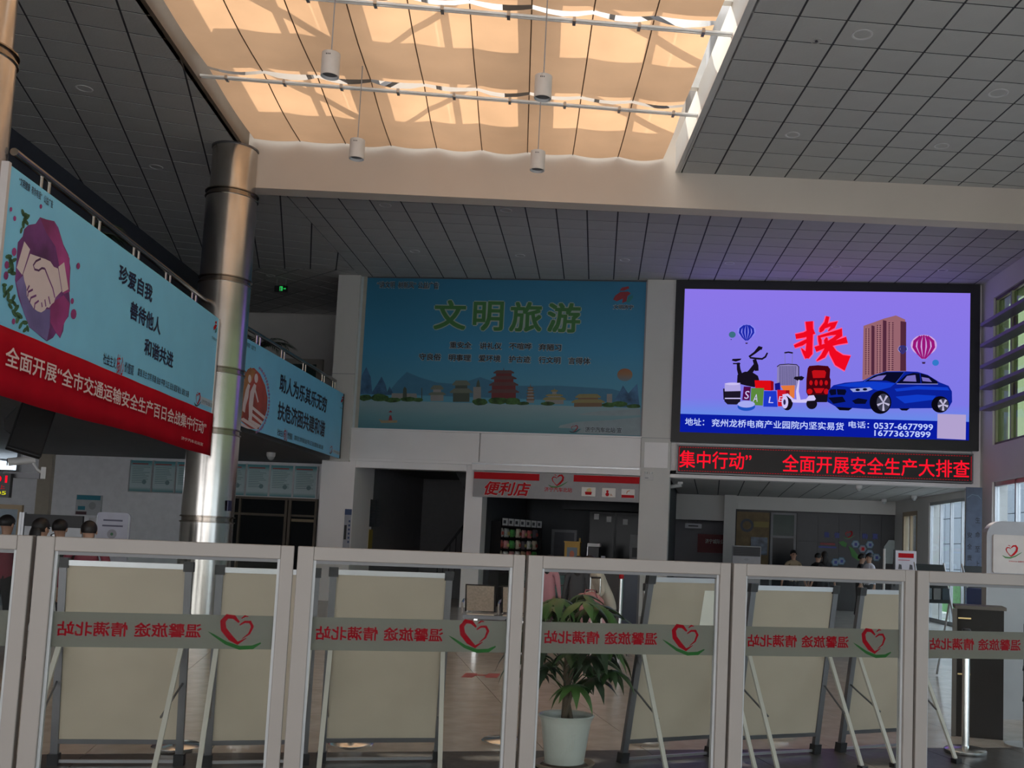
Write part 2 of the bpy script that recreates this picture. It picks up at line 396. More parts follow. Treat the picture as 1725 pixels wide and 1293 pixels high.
# floor
M_FLOOR = pm('polished_floor_tile', (.52, .475, .43), .2, var=.12, scale=5, spec=.28)
M_FLOORD = pm('dark_granite_floor_tile', (.085, .078, .075), .35, var=.25, scale=20, spec=.15)
def floor_far():
    m = pm('floor_plain', (.46, .43, .40), .2, var=.08, scale=2, spec=.28)
    return m
FR = [(-6.2, 5.6), (7.6, 5.6), (7.6, 15.6), (-6.2, 15.6)]
mb = MB().box(-18, 9.6, -7, 34, -.2, -.014)
mb.box(-18, 9.6, -7, 5.6, -.02, 0).box(-18, 9.6, 15.6, 34, -.02, 0).box(-18, -6.2, 5.6, 15.6, -.02, 0).box(7.6, 9.6, 5.6, 15.6, -.02, 0)
fl = struct(mb.build('floor', floor_far()), 'polished beige grey stone floor of the hall')
tile_field(fl, [FR], -14.0, (-.2, 7.15), 0.0, M_FLOOR, size=.8, gap=.005, up=False, name='floor_tile', alt=lambda i, j: M_FLOORD if j in (0,) else None)
# back wall carrying the mural and the screen
mb = MB().box(-6.9, 8.62, .02, .35, 3.46, CE+.1)
wb = struct(place(mb.build('wall_back', M_PANEL), WO, WR), 'white upper back wall')
def wpart(name, mat, x0, x1, y0, y1, z0, z1, parent=wb, bevel=0): return MB().box(x0, x1, y0, y1, z0, z1).build(name, mat, parent, bevel=bevel)
wpart('fascia_panel', M_PANEL, -6.48, -3.155, -.08, .02, 3.50, 4.20, bevel=.01)
wpart('fascia_panel', M_PANEL, -3.125, .77, -.08, .02, 3.50, 4.20, bevel=.01)
wpart('fascia_ledge', M_PANEL, -6.50, .78, -.12, .02, 4.20, 4.235)
wpart('fascia_ledge', M_PANEL, -6.50, .78, -.10, .3, 3.43, 3.50)
wpart('fascia_ledge', M_PANEL, 1.48, 8.45, -.06, .3, 3.29, 3.37)
wpart('ledge_conduit', M_ALU, -3.3, .75, -.14, -.08, 3.44, 3.47)
def pillar(n, label, x0, x1, y0, y1, z0, z1, m=M_PANEL):
    return struct(place(MB().box(x0, x1, y0, y1, z0, z1).build(n, m), WO, WR), label)
p = pillar('wall_pillar_middle', 'white clad pillar between the mural and the screen', .78, 1.48, -.12, .5, 0, CE, M_WHITE)
MB().box(.775, 1.485, -.125, -.1, 4.20, 4.212).build('cladding_joint', M_GREY, p); MB().box(.86, 1.42, -.128, -.118, 3.50, 4.10).build('access_panel', M_PANEL, p)
pillar('wall_pillar_left', 'white clad pillar at the left of the mural, upper part', -6.92, -6.36, -.15, .9, 3.4, CE, M_WHITE)
MB().box(-6.93, -6.35, -.16, -.14, 5.55, 5.565).build('cladding_joint', M_GREY, bpy.data.objects['wall_pillar_left'])
pillar('wall_pillar_left_base', 'white wall pier between the notice boards and the stair opening', -7.07, -6.22, -.05, 1.4, 0, 3.46)
pillar('wall_pillar_shop', 'white pier at the left of the shop opening', -3.45, -3.02, -.02, .5, 0, 3.46)
pillar('wall_pillar_right', 'white pier at the right of the screen', 8.42, 8.75, -.05, .6, 0, CE)
pillar('wall_lintel', 'white lintel above the stair opening', -6.25, -3.42, -.02, .35, 3.27, 3.46)
pillar('wall_lintel_shop', 'white lintel above the shop sign', -3.3, .8, -.12, .35, 3.30, 3.46)
# stair room
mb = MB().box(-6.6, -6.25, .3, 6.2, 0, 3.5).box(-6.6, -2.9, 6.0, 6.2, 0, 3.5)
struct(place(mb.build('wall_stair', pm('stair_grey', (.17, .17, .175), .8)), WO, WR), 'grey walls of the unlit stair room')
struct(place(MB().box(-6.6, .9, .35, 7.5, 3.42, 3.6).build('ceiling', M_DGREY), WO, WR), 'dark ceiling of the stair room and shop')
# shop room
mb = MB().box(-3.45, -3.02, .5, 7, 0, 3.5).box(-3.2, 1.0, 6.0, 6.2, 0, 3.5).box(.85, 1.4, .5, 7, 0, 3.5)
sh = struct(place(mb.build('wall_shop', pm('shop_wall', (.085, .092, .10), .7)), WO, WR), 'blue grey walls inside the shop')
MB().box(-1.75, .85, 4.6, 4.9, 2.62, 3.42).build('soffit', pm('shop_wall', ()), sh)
# room under the screen
ceiling('tiled soffit of the ticket hall under the screen', [[wf(1.45, .3)[:2], wf(8.6, .3)[:2], wf(8.6, 7.1)[:2], wf(1.45, 7.1)[:2]]], 6.0, wf(1.45, .35)[:2], 3.30)
mb = MB().box(2.85, 9.0, 7.0, 7.25, 0, 3.5)
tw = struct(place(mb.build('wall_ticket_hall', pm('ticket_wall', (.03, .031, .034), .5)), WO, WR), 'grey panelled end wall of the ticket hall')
MB().box(2.85, 8.25, 6.9, 7.0, 2.90, 3.3).build('beam', M_WHITE, tw); MB().box(2.85, 8.25, 6.93, 7.0, 2.86, 2.90).build('dark_trim', M_BLACK, tw)  # black strip is the dark line along the top of the panelled wall
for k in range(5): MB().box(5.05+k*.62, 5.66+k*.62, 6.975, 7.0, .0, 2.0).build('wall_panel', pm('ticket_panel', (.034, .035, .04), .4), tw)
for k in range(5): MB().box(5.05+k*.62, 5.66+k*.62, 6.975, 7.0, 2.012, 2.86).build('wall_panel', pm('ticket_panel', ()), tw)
MB().box(2.85, 3.2, 6.6, 7.0, 0, 3.3).build('pilaster', M_WHITE, tw)
mb = MB().box(.9, 2.85, 6.95, 7.2, 2.53, 3.5)
struct(place(mb.build('wall_ticket_header', M_WHITE), WO, WR), 'white header wall beside the ticket hall')
mb = MB().box(.9, 3.2, 9.3, 9.5, 0, 3.5).box(.9, 1.2, .5, 9.5, 0, 3.5)
struct(place(mb.build('wall_ticket_rear', M_GREY), WO, WR), 'dim grey rear wall of the passage')
# right wall with its windows
mb = MB().box(8.55, 8.9, -7, 22.62, 3.38, 4.20).box(8.55, 8.9, -7, 22.62, 7.55, CE+.2).box(8.55, 8.9, 22.62, 23.4, 0, CE+.1)
mb.box(8.6, 8.9, 27.2, 28.2, 0, 3.5).box(8.6, 8.9, 28.2, 34, 2.95, 3.5).box(8.6, 8.9, 23.4, 28.2, 3.5, CE+.4).box(8.6, 8.9, 23.4, 27.2, 3.13, 3.5).box(8.6, 8.9, 28.2, 34, 3.5, CE+.4).box(8.6, 8.9, 29.6, 34, 0, 2.95)
wr = struct(mb.build('wall_right', M_WHITE), 'white right wall with window bands')
w1 = struct(MB().box(8.6, 8.72, -7, 22.62, 4.20, 4.26).box(8.6, 8.72, -7, 22.62, 7.49, 7.55).build('window_1', M_BROWN), 'band of green glass windows high on the right wall')
FZ = [4.26, 5.02, 5.50, 5.98, 6.47, 6.95, 7.49]
yy = [22.60-.86*k for k in range(34)]
for y in yy: MB().box(8.60, 8.74, y-.035, y+.035, 4.2, 7.55).build('window_mullion', pm('olive_frame', (.32, .33, .22), .5), w1)
for z in FZ[1:-1]: MB().box(8.30, 8.62, -7, 22.75, z-.04, z+.04).build('louvre_fin', pm('fin_grey', (.17, .15, .19), .45), w1, bevel=.01)
for k in range(len(yy)-1):
    if k > 11:
        MB().box(8.655, 8.665, yy[k+1]+.035, yy[k]-.035, 4.26, 7.49).build('pane', M_GREENGLASS, w1); continue
    for r in range(6):
        MB().box(8.655, 8.665, yy[k+1]+.035, yy[k]-.035, FZ[r]+.01, FZ[r+1]-.01).build('pane', M_GREENGLASS, w1)
        if k % 2 == 1 and r in (1, 4): MB().box(8.64, 8.68, yy[k]-.16, yy[k]-.035, FZ[r]+.04, FZ[r+1]-.04).build('opening_sash', M_BROWN, w1)
w2 = struct(MB().box(8.6, 8.7, -7, 22.62, 0, .1).box(8.6, 8.7, -7, 22.62, 3.28, 3.38).build('window_2', M_ALU), 'full height clear glazing low on the right wall')
ym = [22.6-1.15*k for k in range(26)]
for y in ym: MB().box(8.6, 8.7, y-.03, y+.03, 0, 3.38).build('window_mullion', M_ALU, w2)
for k in range(len(ym)-1): MB().box(8.645, 8.655, ym[k+1]+.03, ym[k]-.03, .1, 3.28).build('pane', M_PALEGLASS, w2)
w3 = struct(MB().box(8.62, 8.72, 23.9, 27.2, 0, .1).box(8.62, 8.72, 23.9, 27.2, 3.05, 3.13).build('window_3', M_ALU), 'glass front of the ticket hall at the right')
for y in (23.95, 24.75, 25.55, 26.35, 27.15): MB().box(8.62, 8.7, y-.02, y+.02, 0, 3.1).build('window_mullion', M_ALU, w3)
for k in range(4): MB().box(8.655, 8.665, 23.97+.8*k, 24.73+.8*k, .1, 3.05).build('pane', M_PALEGLASS, w3)
d1 = struct(MB().box(8.6, 8.75, 28.2, 28.32, 0, 2.95).box(8.6, 8.75, 29.48, 29.6, 0, 2.95).box(8.6, 8.75, 28.2, 29.6, 2.83, 2.95).build('door_1', pm('tan_frame', (.40, .30, .19), .5)), 'tan framed side door of the ticket hall')
MB().box(8.66, 8.69, 28.32, 29.48, 0, 2.83).build('pane', M_PALEGLASS, d1)
MB().box(8.60, 8.68, 28.86, 28.94, 0, 2.83).build('door_stile', pm('tan_frame', ()), d1)
# outside, beyond the glass
ex = struct(MB().box(10, 60, -20, 60, -.3, -.05).build('ground_outside', pm('forecourt_paving', (.42, .42, .42), .8)), 'pale paving outside the windows')
exw = struct(MB().box(17.2, 18, 2, 60, -.1, 5.0).build('wall_outside', pm('outside_joint', (.025, .03, .04), .8)), 'white panelled building outside the windows')
for j in range(10):
    for i in range(4): MB().box(17.1, 17.2, 2+5.5*j, 7.46+5.5*j, 1.25*i, 1.25*i+1.22).build('facade_panel', pm('outside_panel', (.050, .066, .085), .5), exw)
hg = tag(MB().box(11.2, 11.6, 8, 40, -.05, .85).build('clipped_hedge', pm('hedge_green', (.05, .16, .05), .9, var=.5, scale=12, bump=1.0, bscale=20)), 'low green hedge outside the right hand windows', 'hedge')
# balcony on the left
sl = struct(MB().prism(ccw([(-18, 8), (-6.16, 8), (-6.32, 10.5), (-6.78, 17.0), (-6.80, 24.3), (-7.0, 29.8), (-18, 29.8)]), 3.42, 3.62).build('floor_balcony', pm('soffit_dark', (.17, .17, .175), .7)), 'balcony slab with a dark underside')
struct(MB().prism(ccw([(-9.6, -7), (-9.75, 9), (-10.1, 17), (-10.58, 24.75), (-10.95, 29.8), (-11.3, 29.8), (-10.4, 9), (-10.2, -7)]), 3.5, CE+.1).build('wall_left', M_UNLIT), 'unlit upper wall behind the balcony, painted dark')
ub = struct(place(MB().box(-12.2, -6.5, 4.62, 4.8, 3.5, CE+.1).build('wall_balcony_end', M_WHITE), WO, WR), 'beige end wall of the balcony')
d2 = struct(place(MB().box(-10.3, -10.15, 4.5, 4.62, 3.6, 6.75).box(-9.25, -9.07, 4.5, 4.62, 3.6, 6.75).box(-10.3, -9.07, 4.5, 4.62, 6.6, 6.75).build('door_2', pm('beige_frame', (.42, .39, .34), .6)), WO, WR), 'beige framed doorway at the end of the balcony')
MB().box(-10.15, -9.25, 4.56, 4.6, 3.6, 6.6).build('pane', pm('dim_green_glass', (.05, .09, .085), .15), d2)
# wall under the balcony
lw = struct(place(MB().box(-15.9, -6.9, 1.27, 1.5, 0, 3.5).box(-19, -15.9, 1.27, 1.5, 0, 2.95).build('wall_under_balcony', pm('bluish_white_paint', (.80, .80, .83), .6)), WO, WR), 'pale wall under the balcony')
MB().box(-15.33, -14.95, 1.15, 1.27, 0, 3.42).build('pilaster', pm('tan_paint', (.42, .37, .30), .6), lw)
struct(MB().box(-18.2, -18, -7, 27.5, 0, 3.6).build('wall_left_lower', M_WHITE), 'outer wall under the balcony')
struct(MB().box(-18.2, 10, 33.8, 34, 0, CE+.5).box(-18.2, -18, -7, 34, 3.4, CE+.5).build('wall_rear_outer', M_GREY), 'outer rear wall of the building')
# entrance front behind the viewpoint, solid upper wall added to cut its light
fg = struct(MB().box(-18, 9, -7, -6.7, 4.3, 8.5).box(-18, 9, -7, -6.8, 3.6, 3.8).build('wall_front', M_ALU), 'frame of the glazed entrance front with an added solid wall above')
for k in range(9): MB().box(-17.9+3.3*k, -17.8+3.3*k, -6.95, -6.8, 0, 8).build('front_mullion', M_ALU, fg)
# ------------------------------------------------------------------ skylight shades, rails, pendants, downlights
bays = [('first', .05, 2.62, 'orange fabric sun shade of the skylight bay nearest the cream beam'),
        ('second', -2.42, -.05, 'orange fabric sun shade of the middle skylight bay'),
        ('third', -4.90, -2.52, 'orange fabric sun shade of the skylight bay at the top edge of the photo'),
        ('fourth', -7.5, -5.0, 'orange fabric sun shade of the skylight bay overhead')]
NP = 9
for bi, (nm, t0, t1, lab) in enumerate(bays):
    sh = thing('sun_shade', lab, 'shade', SO, SR, 'skylight sun shades')
    s0, s1 = .10, 7.08
    edge = lambda s, tt: tt if bi else tt - (s/7.3)*.50
    for k in range(NP):
        a = s0+(s1-s0)*k/NP; b = s0+(s1-s0)*(k+1)/NP; mb = MB(); NX, NY = 8, 8
        dip = .035+.03*random.random(); dip2 = .03+.04*random.random()
        vs = []; fs = []
        for j in range(NY+1):
            v = j/NY
            for i in range(NX+1):
                u = i/NX; s = a+(b-a)*u; te = edge(s, t1); t = t0+(te-t0)*v
                sag = math.sin(PI*u)*(dip*(1-v)+dip2*v)+.05*math.sin(PI*v)
                w = .05*math.sin(PI*u)*(1 if v > .99 else 0) - .05*math.sin(PI*u)*(1 if v < .01 else 0)*random.uniform(.2, 1)
                vs.append((s, t-w*.6, 8.26-sag))
        for j in range(NY):
            for i in range(NX): fs.append((j*(NX+1)+i, j*(NX+1)+i+1, (j+1)*(NX+1)+i+1, (j+1)*(NX+1)+i))
        mb.add(vs, fs).build('fabric_panel', M_SHADE, sh, smooth=True)
        if k: MB().tube([(a, t0+(edge(a, t1)-t0)*q, 8.252-.05*math.sin(PI*q)) for q in (0, .25, .5, .75, 1)], .009, 5).build('seam', M_SEAM, sh)
for t, lab in ((0, 'white double curtain rail across the skylight, lower of the two in view'), (-2.47, 'white double curtain rail across the skylight at the top edge of the photo'), (-4.95, 'white double curtain rail across the skylight overhead')):
    r = thing('shade_rail', lab, 'rail', SO, SR, 'skylight shade rails')
    MB().tube([(.0, t-.03, 8.12), (7.3, t-.03, 8.12)], .022, 8).build('tube', M_RAIL, r, True)
    MB().tube([(.0, t+.035, 8.125), (7.3, t+.035, 8.125)], .016, 8).build('tube', M_RAIL, r, True)
    for k in range(9): MB().box(.35+.82*k, .39+.82*k, t-.06, t+.06, 8.09, 8.15).build('bracket', M_ALU, r)
M_LAMP = pm('lamp_white', (.62, .61, .60), .4)
for x, y, lab in ((-3.42, 11.4, 'white cylinder pendant lamp, nearer left of the four'), (-3.73, 13.95, 'white cylinder pendant lamp against the cream beam, left one'), (-.97, 11.75, 'white cylinder pendant lamp, nearer right of the four'), (-1.19, 14.1, 'white cylinder pendant lamp against the cream beam, right one')):
    p = thing('pendant_lamp', lab, 'lamp', (x, y, 8.35), 0, 'pendant lamps under the skylight')
    MB().lathe([(.100, -1.22), (.105, -1.215), (.105, -1.49), (.098, -1.49), (.092, -1.45)], n=24, cap=False).lathe([(.0, -1.2199), (.1, -1.22)], n=24, cap=False).build('housing', M_LAMP, p, True)
    MB().lathe([(.092, -1.455), (.06, -1.40), (.02, -1.38)], n=20).build('reflector', M_DALU, p, True)
    MB().lathe([(.03, -1.43), (.03, -1.40)], n=12).build('bulb', pm('bulb_glass', (.75, .75, .75), .2), p, True)
    MB().tube([(0, 0, 0), (0, 0, -1.22)], .008, 6).build('rod', M_GREY, p)
    for k in range(3): MB().box(-.03+.02*k, -.02+.02*k, -.107, -.103, -1.27, -1.255).build('vent_slot', M_BLACK, p)
DL = [(2.93, 12.15, .11, 'large recessed downlight in the right ceiling near the photo top'), (5.17, 13.57, .115, 'large dark recessed downlight at the far right of the right ceiling'), (2.63, 15.26, .095, 'recessed downlight in the right ceiling closest to the skylight corner'), (5.0, 15.44, .095, 'recessed downlight in the right ceiling, lower right one'),
      (-8.04, 14.67, .10, 'recessed downlight in the dark left ceiling, upper one'), (-8.36, 17.84, .10, 'recessed downlight in the dark left ceiling, lower one'), (-8.71, 25.24, .09, 'recessed downlight beyond the steel column'),
      (-4.57, 19.41, .10, 'recessed downlight just behind the beam, left one'), (-2.21, 19.42, .10, 'recessed downlight just behind the beam, right one'), (-4.57, 22.52, .095, 'recessed downlight before the mural, left one'), (-2.19, 22.5, .095, 'recessed downlight before the mural, second from left'), (.17, 22.5, .095, 'recessed downlight before the mural, right one'), (2.53, 22.41, .095, 'recessed downlight above the screen, left one'), (4.91, 22.33, .095, 'recessed downlight above the screen, middle one'), (7.27, 22.24, .095, 'recessed downlight above the screen, right one')]
for x, y, r, lab in DL:
    d = thing('downlight', lab, 'light', (x, y, CE), 0, 'recessed ceiling downlights')
    MB().lathe([(r+.022, .004), (r+.02, -.008), (r, -.008), (r*.9, .004)], n=24, cap=False).build('trim_ring', M_LAMP, d, True)
    MB().lathe([(.0, .0005), (r*.95, .0002)], n=24, cap=False).build('reflector', pm('downlight_inside', (.22, .22, .22), .25, .6), d, True)
d = thing('ceiling_speaker', 'small round ceiling fitting beside the largest downlight', 'fitting', (2.40, 12.35, CE))
MB().lathe([(.075, .003), (.073, -.006), (.065, -.006)], n=20, cap=False).build('ring', M_TILE, d, True)
MB().lathe([(.022, -.012), (.015, .0)], n=10).build('centre', M_BLACK, d)
# ------------------------------------------------------------------ columns
def column(label, cx, cy, joints, top=CE):
    c = thing('steel_column', label, 'column', (cx, cy, 0))
    zs = [0]+joints+[top]
    for k in range(len(zs)-1):
        r = .41 if zs[k+1] < top else .365
        MB().lathe([(r, zs[k]+(.04 if k else 0)), (r, zs[k+1]-.04 if zs[k+1] < top else top)], n=48).build('column_sleeve', M_STEEL, c, True)
        if zs[k+1] < top:
            MB().lathe([(.425, zs[k+1]-.055), (.43, zs[k+1]-.05), (.43, zs[k+1]-.035), (.40, zs[k+1]-.03), (.40, zs[k+1]+.03), (.43, zs[k+1]+.035), (.43, zs[k+1]+.05), (.42, zs[k+1]+.055)], n=48).build('joint_ring', pm('ring_steel', (.30, .26, .22), .2, 1.0), c, True)
    MB().lathe([(.38, top-.03), (.38, top)], n=48).build('top_collar', M_DALU, c, True)
    return c
colm = column('round stainless steel clad column beside the handshake board', -6.56, 16.83, [1.75, 3.19, 4.2, 5.72, 7.2])
MB().box(.385, .405, -.21, -.05, 1.9, 2.07).build('sticker', pm('navy_sticker', (.03, .035, .10), .4), colm)
column('steel clad column cut by the left edge of the photo', -6.60, 9.9, [1.75, 3.19, 4.75, 6.25])
# exit sign on the balcony
e = thing('exit_sign', 'green lit exit sign with running figure, hung over the balcony', 'sign', (-8.55, 25.6, 7.80), WR)
MB().box(-.17, .17, -.02, .02, -.08, .08).build('case', M_BLACK, e)
EG = emit('exit_green', (.02, .55, .10), .9)
MB().box(-.03, .05, -.024, -.02, -.055, .06).build('door_symbol', EG, e)
MB().plate([(-.012, -.05), (.012, -.05), (.02, .02), (-.005, .045), (-.02, .0)], -.026).build('figure_symbol', M_WHITEINK, e)
mb = MB().plate([(.07, -.008), (.11, -.008), (.11, -.025), (.145, 0), (.11, .025), (.11, .008), (.07, .008)], -.025); mb.build('arrow_symbol', EG, e)
for x in (-.12, .12): MB().tube([(x, 0, .08), (x, 0, .24)], .006, 6).build('hanger', M_ALU, e)
# ------------------------------------------------------------------ the mural
def gradz(name, stops, z0, z1, rough=.55, strength=None, noise=.0):
    """print whose colour runs up the sheet (printed or screen picture)"""
    m = bpy.data.materials.new(name); m.use_nodes = True; nt = m.node_tree; b = nt.nodes['Principled BSDF']
    tc = nt.nodes.new('ShaderNodeTexCoord'); sp = nt.nodes.new('ShaderNodeSeparateXYZ'); nt.links.new(tc.outputs['Object'], sp.inputs[0])
    mp = nt.nodes.new('ShaderNodeMapRange'); mp.inputs[1].default_value = z0; mp.inputs[2].default_value = z1
    nt.links.new(sp.outputs['Z'], mp.inputs[0]); rp = nt.nodes.new('ShaderNodeValToRGB'); el = rp.color_ramp.elements
    for i, (p, c) in enumerate(stops):
        k = el[i] if i < 2 else el.new(p)
        k.position = p; k.color = (*c, 1)
    if noise:
        nz = nt.nodes.new('ShaderNodeTexNoise'); nz.inputs['Scale'].default_value = 1.4; nz.inputs['Detail'].default_value = 6
        mm = nt.nodes.new('ShaderNodeMapping'); mm.inputs['Scale'].default_value = (.6, 1, 3.5); nt.links.new(tc.outputs['Object'], mm.inputs[0]); nt.links.new(mm.outputs[0], nz.inputs['Vector'])
        ad = nt.nodes.new('ShaderNodeMath'); ad.operation = 'MULTIPLY_ADD'; ad.inputs[1].default_value = noise; nt.links.new(nz.outputs['Fac'], ad.inputs[0]); nt.links.new(mp.outputs[0], ad.inputs[2])
        nt.links.new(ad.outputs[0], rp.inputs['Fac'])
    else: nt.links.new(mp.outputs[0], rp.inputs['Fac'])
    if strength is None:
        nt.links.new(rp.outputs['Color'], b.inputs['Base Color']); b.inputs['Roughness'].default_value = rough
    else:
        e = nt.nodes.new('ShaderNodeEmission'); e.inputs[1].default_value = strength
        nt.links.new(rp.outputs['Color'], e.inputs[0]); nt.links.new(e.outputs[0], nt.nodes['Material Output'].inputs[0])
    MATS[name] = m; return m
def art(parent, name, polys, y, mat, joined=False):
    if joined:
        mb = MB()
        for p in polys: mb.plate(p, y)
        return mb.build(name, mat, parent)
    for k, p in enumerate(polys): o = MB().plate(p, y-1e-4*k).build(name, mat, parent)
    return o
mu = thing('mural_billboard', 'large blue printed mural with green title and pagoda skyline, on the back wall', 'billboard', WO, WR)
MB().box(-6.22, .76, -.035, .02, 4.24, 8.03).build('print_sheet', gradz('mural_sky', [(0, (.10, .34, .48)), (.45, (.05, .29, .50)), (1, (.025, .19, .34))], 4.9, 8.0), mu)
for x0, x1, m in ((-6.50, -6.40, M_WHITE), (-6.39, -6.30, pm('pale_alu', (.62, .68, .70), .3, .3)), (-6.30, -6.22, pm('beige_alu', (.5, .48, .42), .4, .2))): MB().box(x0, x1, -.06, .02, 4.24, 8.03).build('frame_strip', m, mu)
MB().box(-6.22, .76, -.05, .02, 8.005, 8.035).build('frame_strip', M_DGREY, mu); MB().box(.74, .78, -.05, .02, 4.24, 8.03).build('frame_strip', M_GREY, mu)
ms = Sheet([(130, 85), (1690, 110), (1665, 990), (80, 935)], 6.98, 3.79, -6.22, 4.24)
Q = lambda *pts: [ms(*p) for p in pts]
def mtext(s, x0, y0, x1, y1, mat, bold=.02, outline=None, ob=.05, name='lettering'):
    a = ms(x0, y1 if x1-x0 < 600 else y1); b = ms(x1, y0)
    L = ms(x0, (y0+y1)/2)[0]; R_ = ms(x1, (y0+y1)/2)[0]; zc = (ms(x0, y0)[1]+ms(x0, y1)[1]+ms(x1, y0)[1]+ms(x1, y1)[1])/4
    h = abs(ms((x0+x1)/2, y0)[1]-ms((x0+x1)/2, y1)[1])*.88
    if outline: text(mu, s, L-.02, zc-h/2-.02, R_+.02, zc+h/2+.02, -.041, outline, 'lettering_outline', bold+ob)
    text(mu, s, L, zc-h/2, R_, zc+h/2, -.045, mat, name, bold)
art(mu, 'lake_picture', [Q((84, 775), (1660, 828), (1666, 988), (80, 933))], -.037, gradz('mural_lake', [(0, (.07, .21, .25)), (.5, (.15, .32, .36)), (1, (.26, .39, .43))], 4.25, 4.95, noise=.25))
art(mu, 'mist_picture', [Q((1660, 880), (1500, 895), (1300, 905), (1210, 925), (1200, 938), (1330, 945), (1300, 970), (1666, 985)), Q((1660, 835), (1420, 845), (1310, 862), (1330, 868), (1560, 872), (1662, 868))], -.038, pm('mural_mist', (.28, .35, .38), .6))
MT = pm('mural_mountain', (.05, .14, .27), .6, var=.5, scale=4)
art(mu, 'mountain_picture', [Q((92, 745), (100, 640), (125, 590), (150, 650), (160, 745)), Q((150, 745), (185, 690), (210, 645), (232, 690), (245, 750)), Q((235, 750), (255, 700), (280, 750)), Q((1490, 820), (1540, 740), (1560, 700), (1590, 745), (1640, 690), (1655, 825))], -.0375, MT)
art(mu, 'far_hill_picture', [Q((240, 745), (300, 670), (350, 620), (420, 650), (520, 680), (640, 690), (760, 650), (900, 700), (1200, 700), (1500, 720), (1640, 760), (1640, 800))], -.0365, pm('mural_far_hill', (.055, .20, .33), .6))
GN = pm('mural_shrub', (.045, .11, .03), .7, var=.6, scale=9)
bushes = [(120, 765, 40, 18), (200, 765, 50, 22), (270, 778, 50, 14), (360, 775, 50, 14), (415, 778, 30, 12), (760, 790, 45, 20), (860, 785, 60, 20), (940, 788, 50, 20), (1000, 800, 40, 10), (1140, 802, 40, 12), (1480, 810, 40, 14), (1540, 805, 50, 16), (1620, 818, 45, 12)]
art(mu, 'shrub_picture', [[ms(cx+rx*math.cos(2*PI*k/14)*random.uniform(.85, 1.05), cy+ry*math.sin(2*PI*k/14)*random.uniform(.85, 1.1)) for k in range(14)] for cx, cy, rx, ry in bushes], -.0425, GN)
def tiers(x, ybase, spec):                              # list of (roof half width, roof h, body half width, body h) from the bottom up
    roofs = []; bods = []; y = ybase
    for rw, rh, bw, bh in spec:
        bods.append(Q((x-bw, y), (x+bw, y), (x+bw, y-bh), (x-bw, y-bh))); y -= bh
        roofs.append(Q((x-rw, y+2), (x-rw-3, y-4), (x-bw*.9, y-rh), (x+bw*.9, y-rh), (x+rw+3, y-4), (x+rw, y+2))); y -= rh*.8
    return roofs, bods, y
def pagoda(name, x, yb, spec, roofm, bodym, spire=0):
    r, b, y = tiers(x, yb, spec)
    if spire: r.append(Q((x-3, y), (x+3, y), (x, y-spire)))
    art(mu, name+'_body', b, -.0400, bodym); art(mu, name+'_roof', r, -.0410, roofm)
RB = pm('mural_red_wall', (.17, .03, .035), .6); RR = pm('mural_red_roof', (.13, .06, .06), .6); GR = pm('mural_grey_roof', (.16, .18, .14), .6); OB = pm('mural_pale_stone', (.28, .27, .26), .6); YR = pm('mural_yellow_roof', (.27, .23, .10), .6); YB = pm('mural_brown_wall', (.20, .12, .07), .6); DKB = pm('mural_dark_wall', (.07, .09, .07), .6)
pagoda('red_pagoda', 892, 772, [(85, 18, 68, 34), (80, 18, 66, 26), (70, 16, 54, 22), (56, 16, 44, 20)], RR, RB, 22)
pagoda('green_roofed_temple', 655, 790, [(62, 24, 46, 52), (48, 26, 34, 24)], GR, DKB, 8)
pagoda('grey_temple', 520, 785, [(46, 14, 36, 36), (34, 22, 22, 20)], GR, OB)
pagoda('white_pagoda', 1042, 797, [(22, 6, 20, 16)]*1+[(21, 6, 18, 14), (20, 6, 16, 13), (18, 5, 14, 12), (15, 5, 12, 11)], YB, OB, 24)
pagoda('domed_temple', 1176, 805, [(62, 14, 52, 26), (46, 10, 36, 10), (18, 8, 12, 18)], YR, OB, 14)
pagoda('palace_hall', 1365, 820, [(92, 18, 78, 24), (70, 20, 56, 14)], YR, YB)
art(mu, 'stele_picture', [Q((722, 790), (765, 795), (765, 706), (722, 706)), Q((1470, 800), (1500, 802), (1500, 748), (1470, 748)), Q((265, 770), (410, 776), (405, 742), (268, 740))], -.0395, OB)
art(mu, 'statue_picture', [Q((738, 706), (760, 706), (757, 680), (750, 662), (742, 680)), Q((328, 772), (352, 773), (350, 715), (340, 703), (331, 715)), Q((432, 775), (438, 775), (437, 710), (433, 710))], -.0405, DKB)
art(mu, 'sun_picture', [[ms(1570+43*math.cos(2*PI*k/24), 640+36*math.sin(2*PI*k/24)) for k in range(24)]], -.0385, gradz('mural_sun', [(0, (.12, .22, .28)), (.5, (.32, .16, .07)), (1, (.36, .10, .05))], 5.55, 5.95))
art(mu, 'boat_picture', [Q((195, 885), (215, 893), (300, 893), (298, 906), (210, 908))], -.041, pm('mural_boat', (.36, .28, .16), .6))
art(mu, 'boat_figure', [Q((250, 893), (272, 893), (266, 865), (256, 865)), Q((249, 848), (262, 836), (272, 848))], -.042, pm('mural_crimson', (.30, .03, .04), .6))
mtext('“讲文明  树新风” 公益广告', 185, 112, 525, 152, M_BLACKINK, .015, pm('mural_outline', (.34, .41, .45), .6), .03)
WO_ = pm('mural_outline', ())
GT = pm('mural_title_green', (.055, .20, .055), .6)
for ch, x0, y0, x1, y1 in (('文', 500, 205, 680, 395), ('明', 718, 212, 888, 402), ('旅', 922, 216, 1103, 408), ('游', 1132, 222, 1318, 412)):
    mtext(ch, x0, y0, x1, y1, GT, .028, pm('title_outline', (.36, .44, .40), .6), .035, 'title_character')
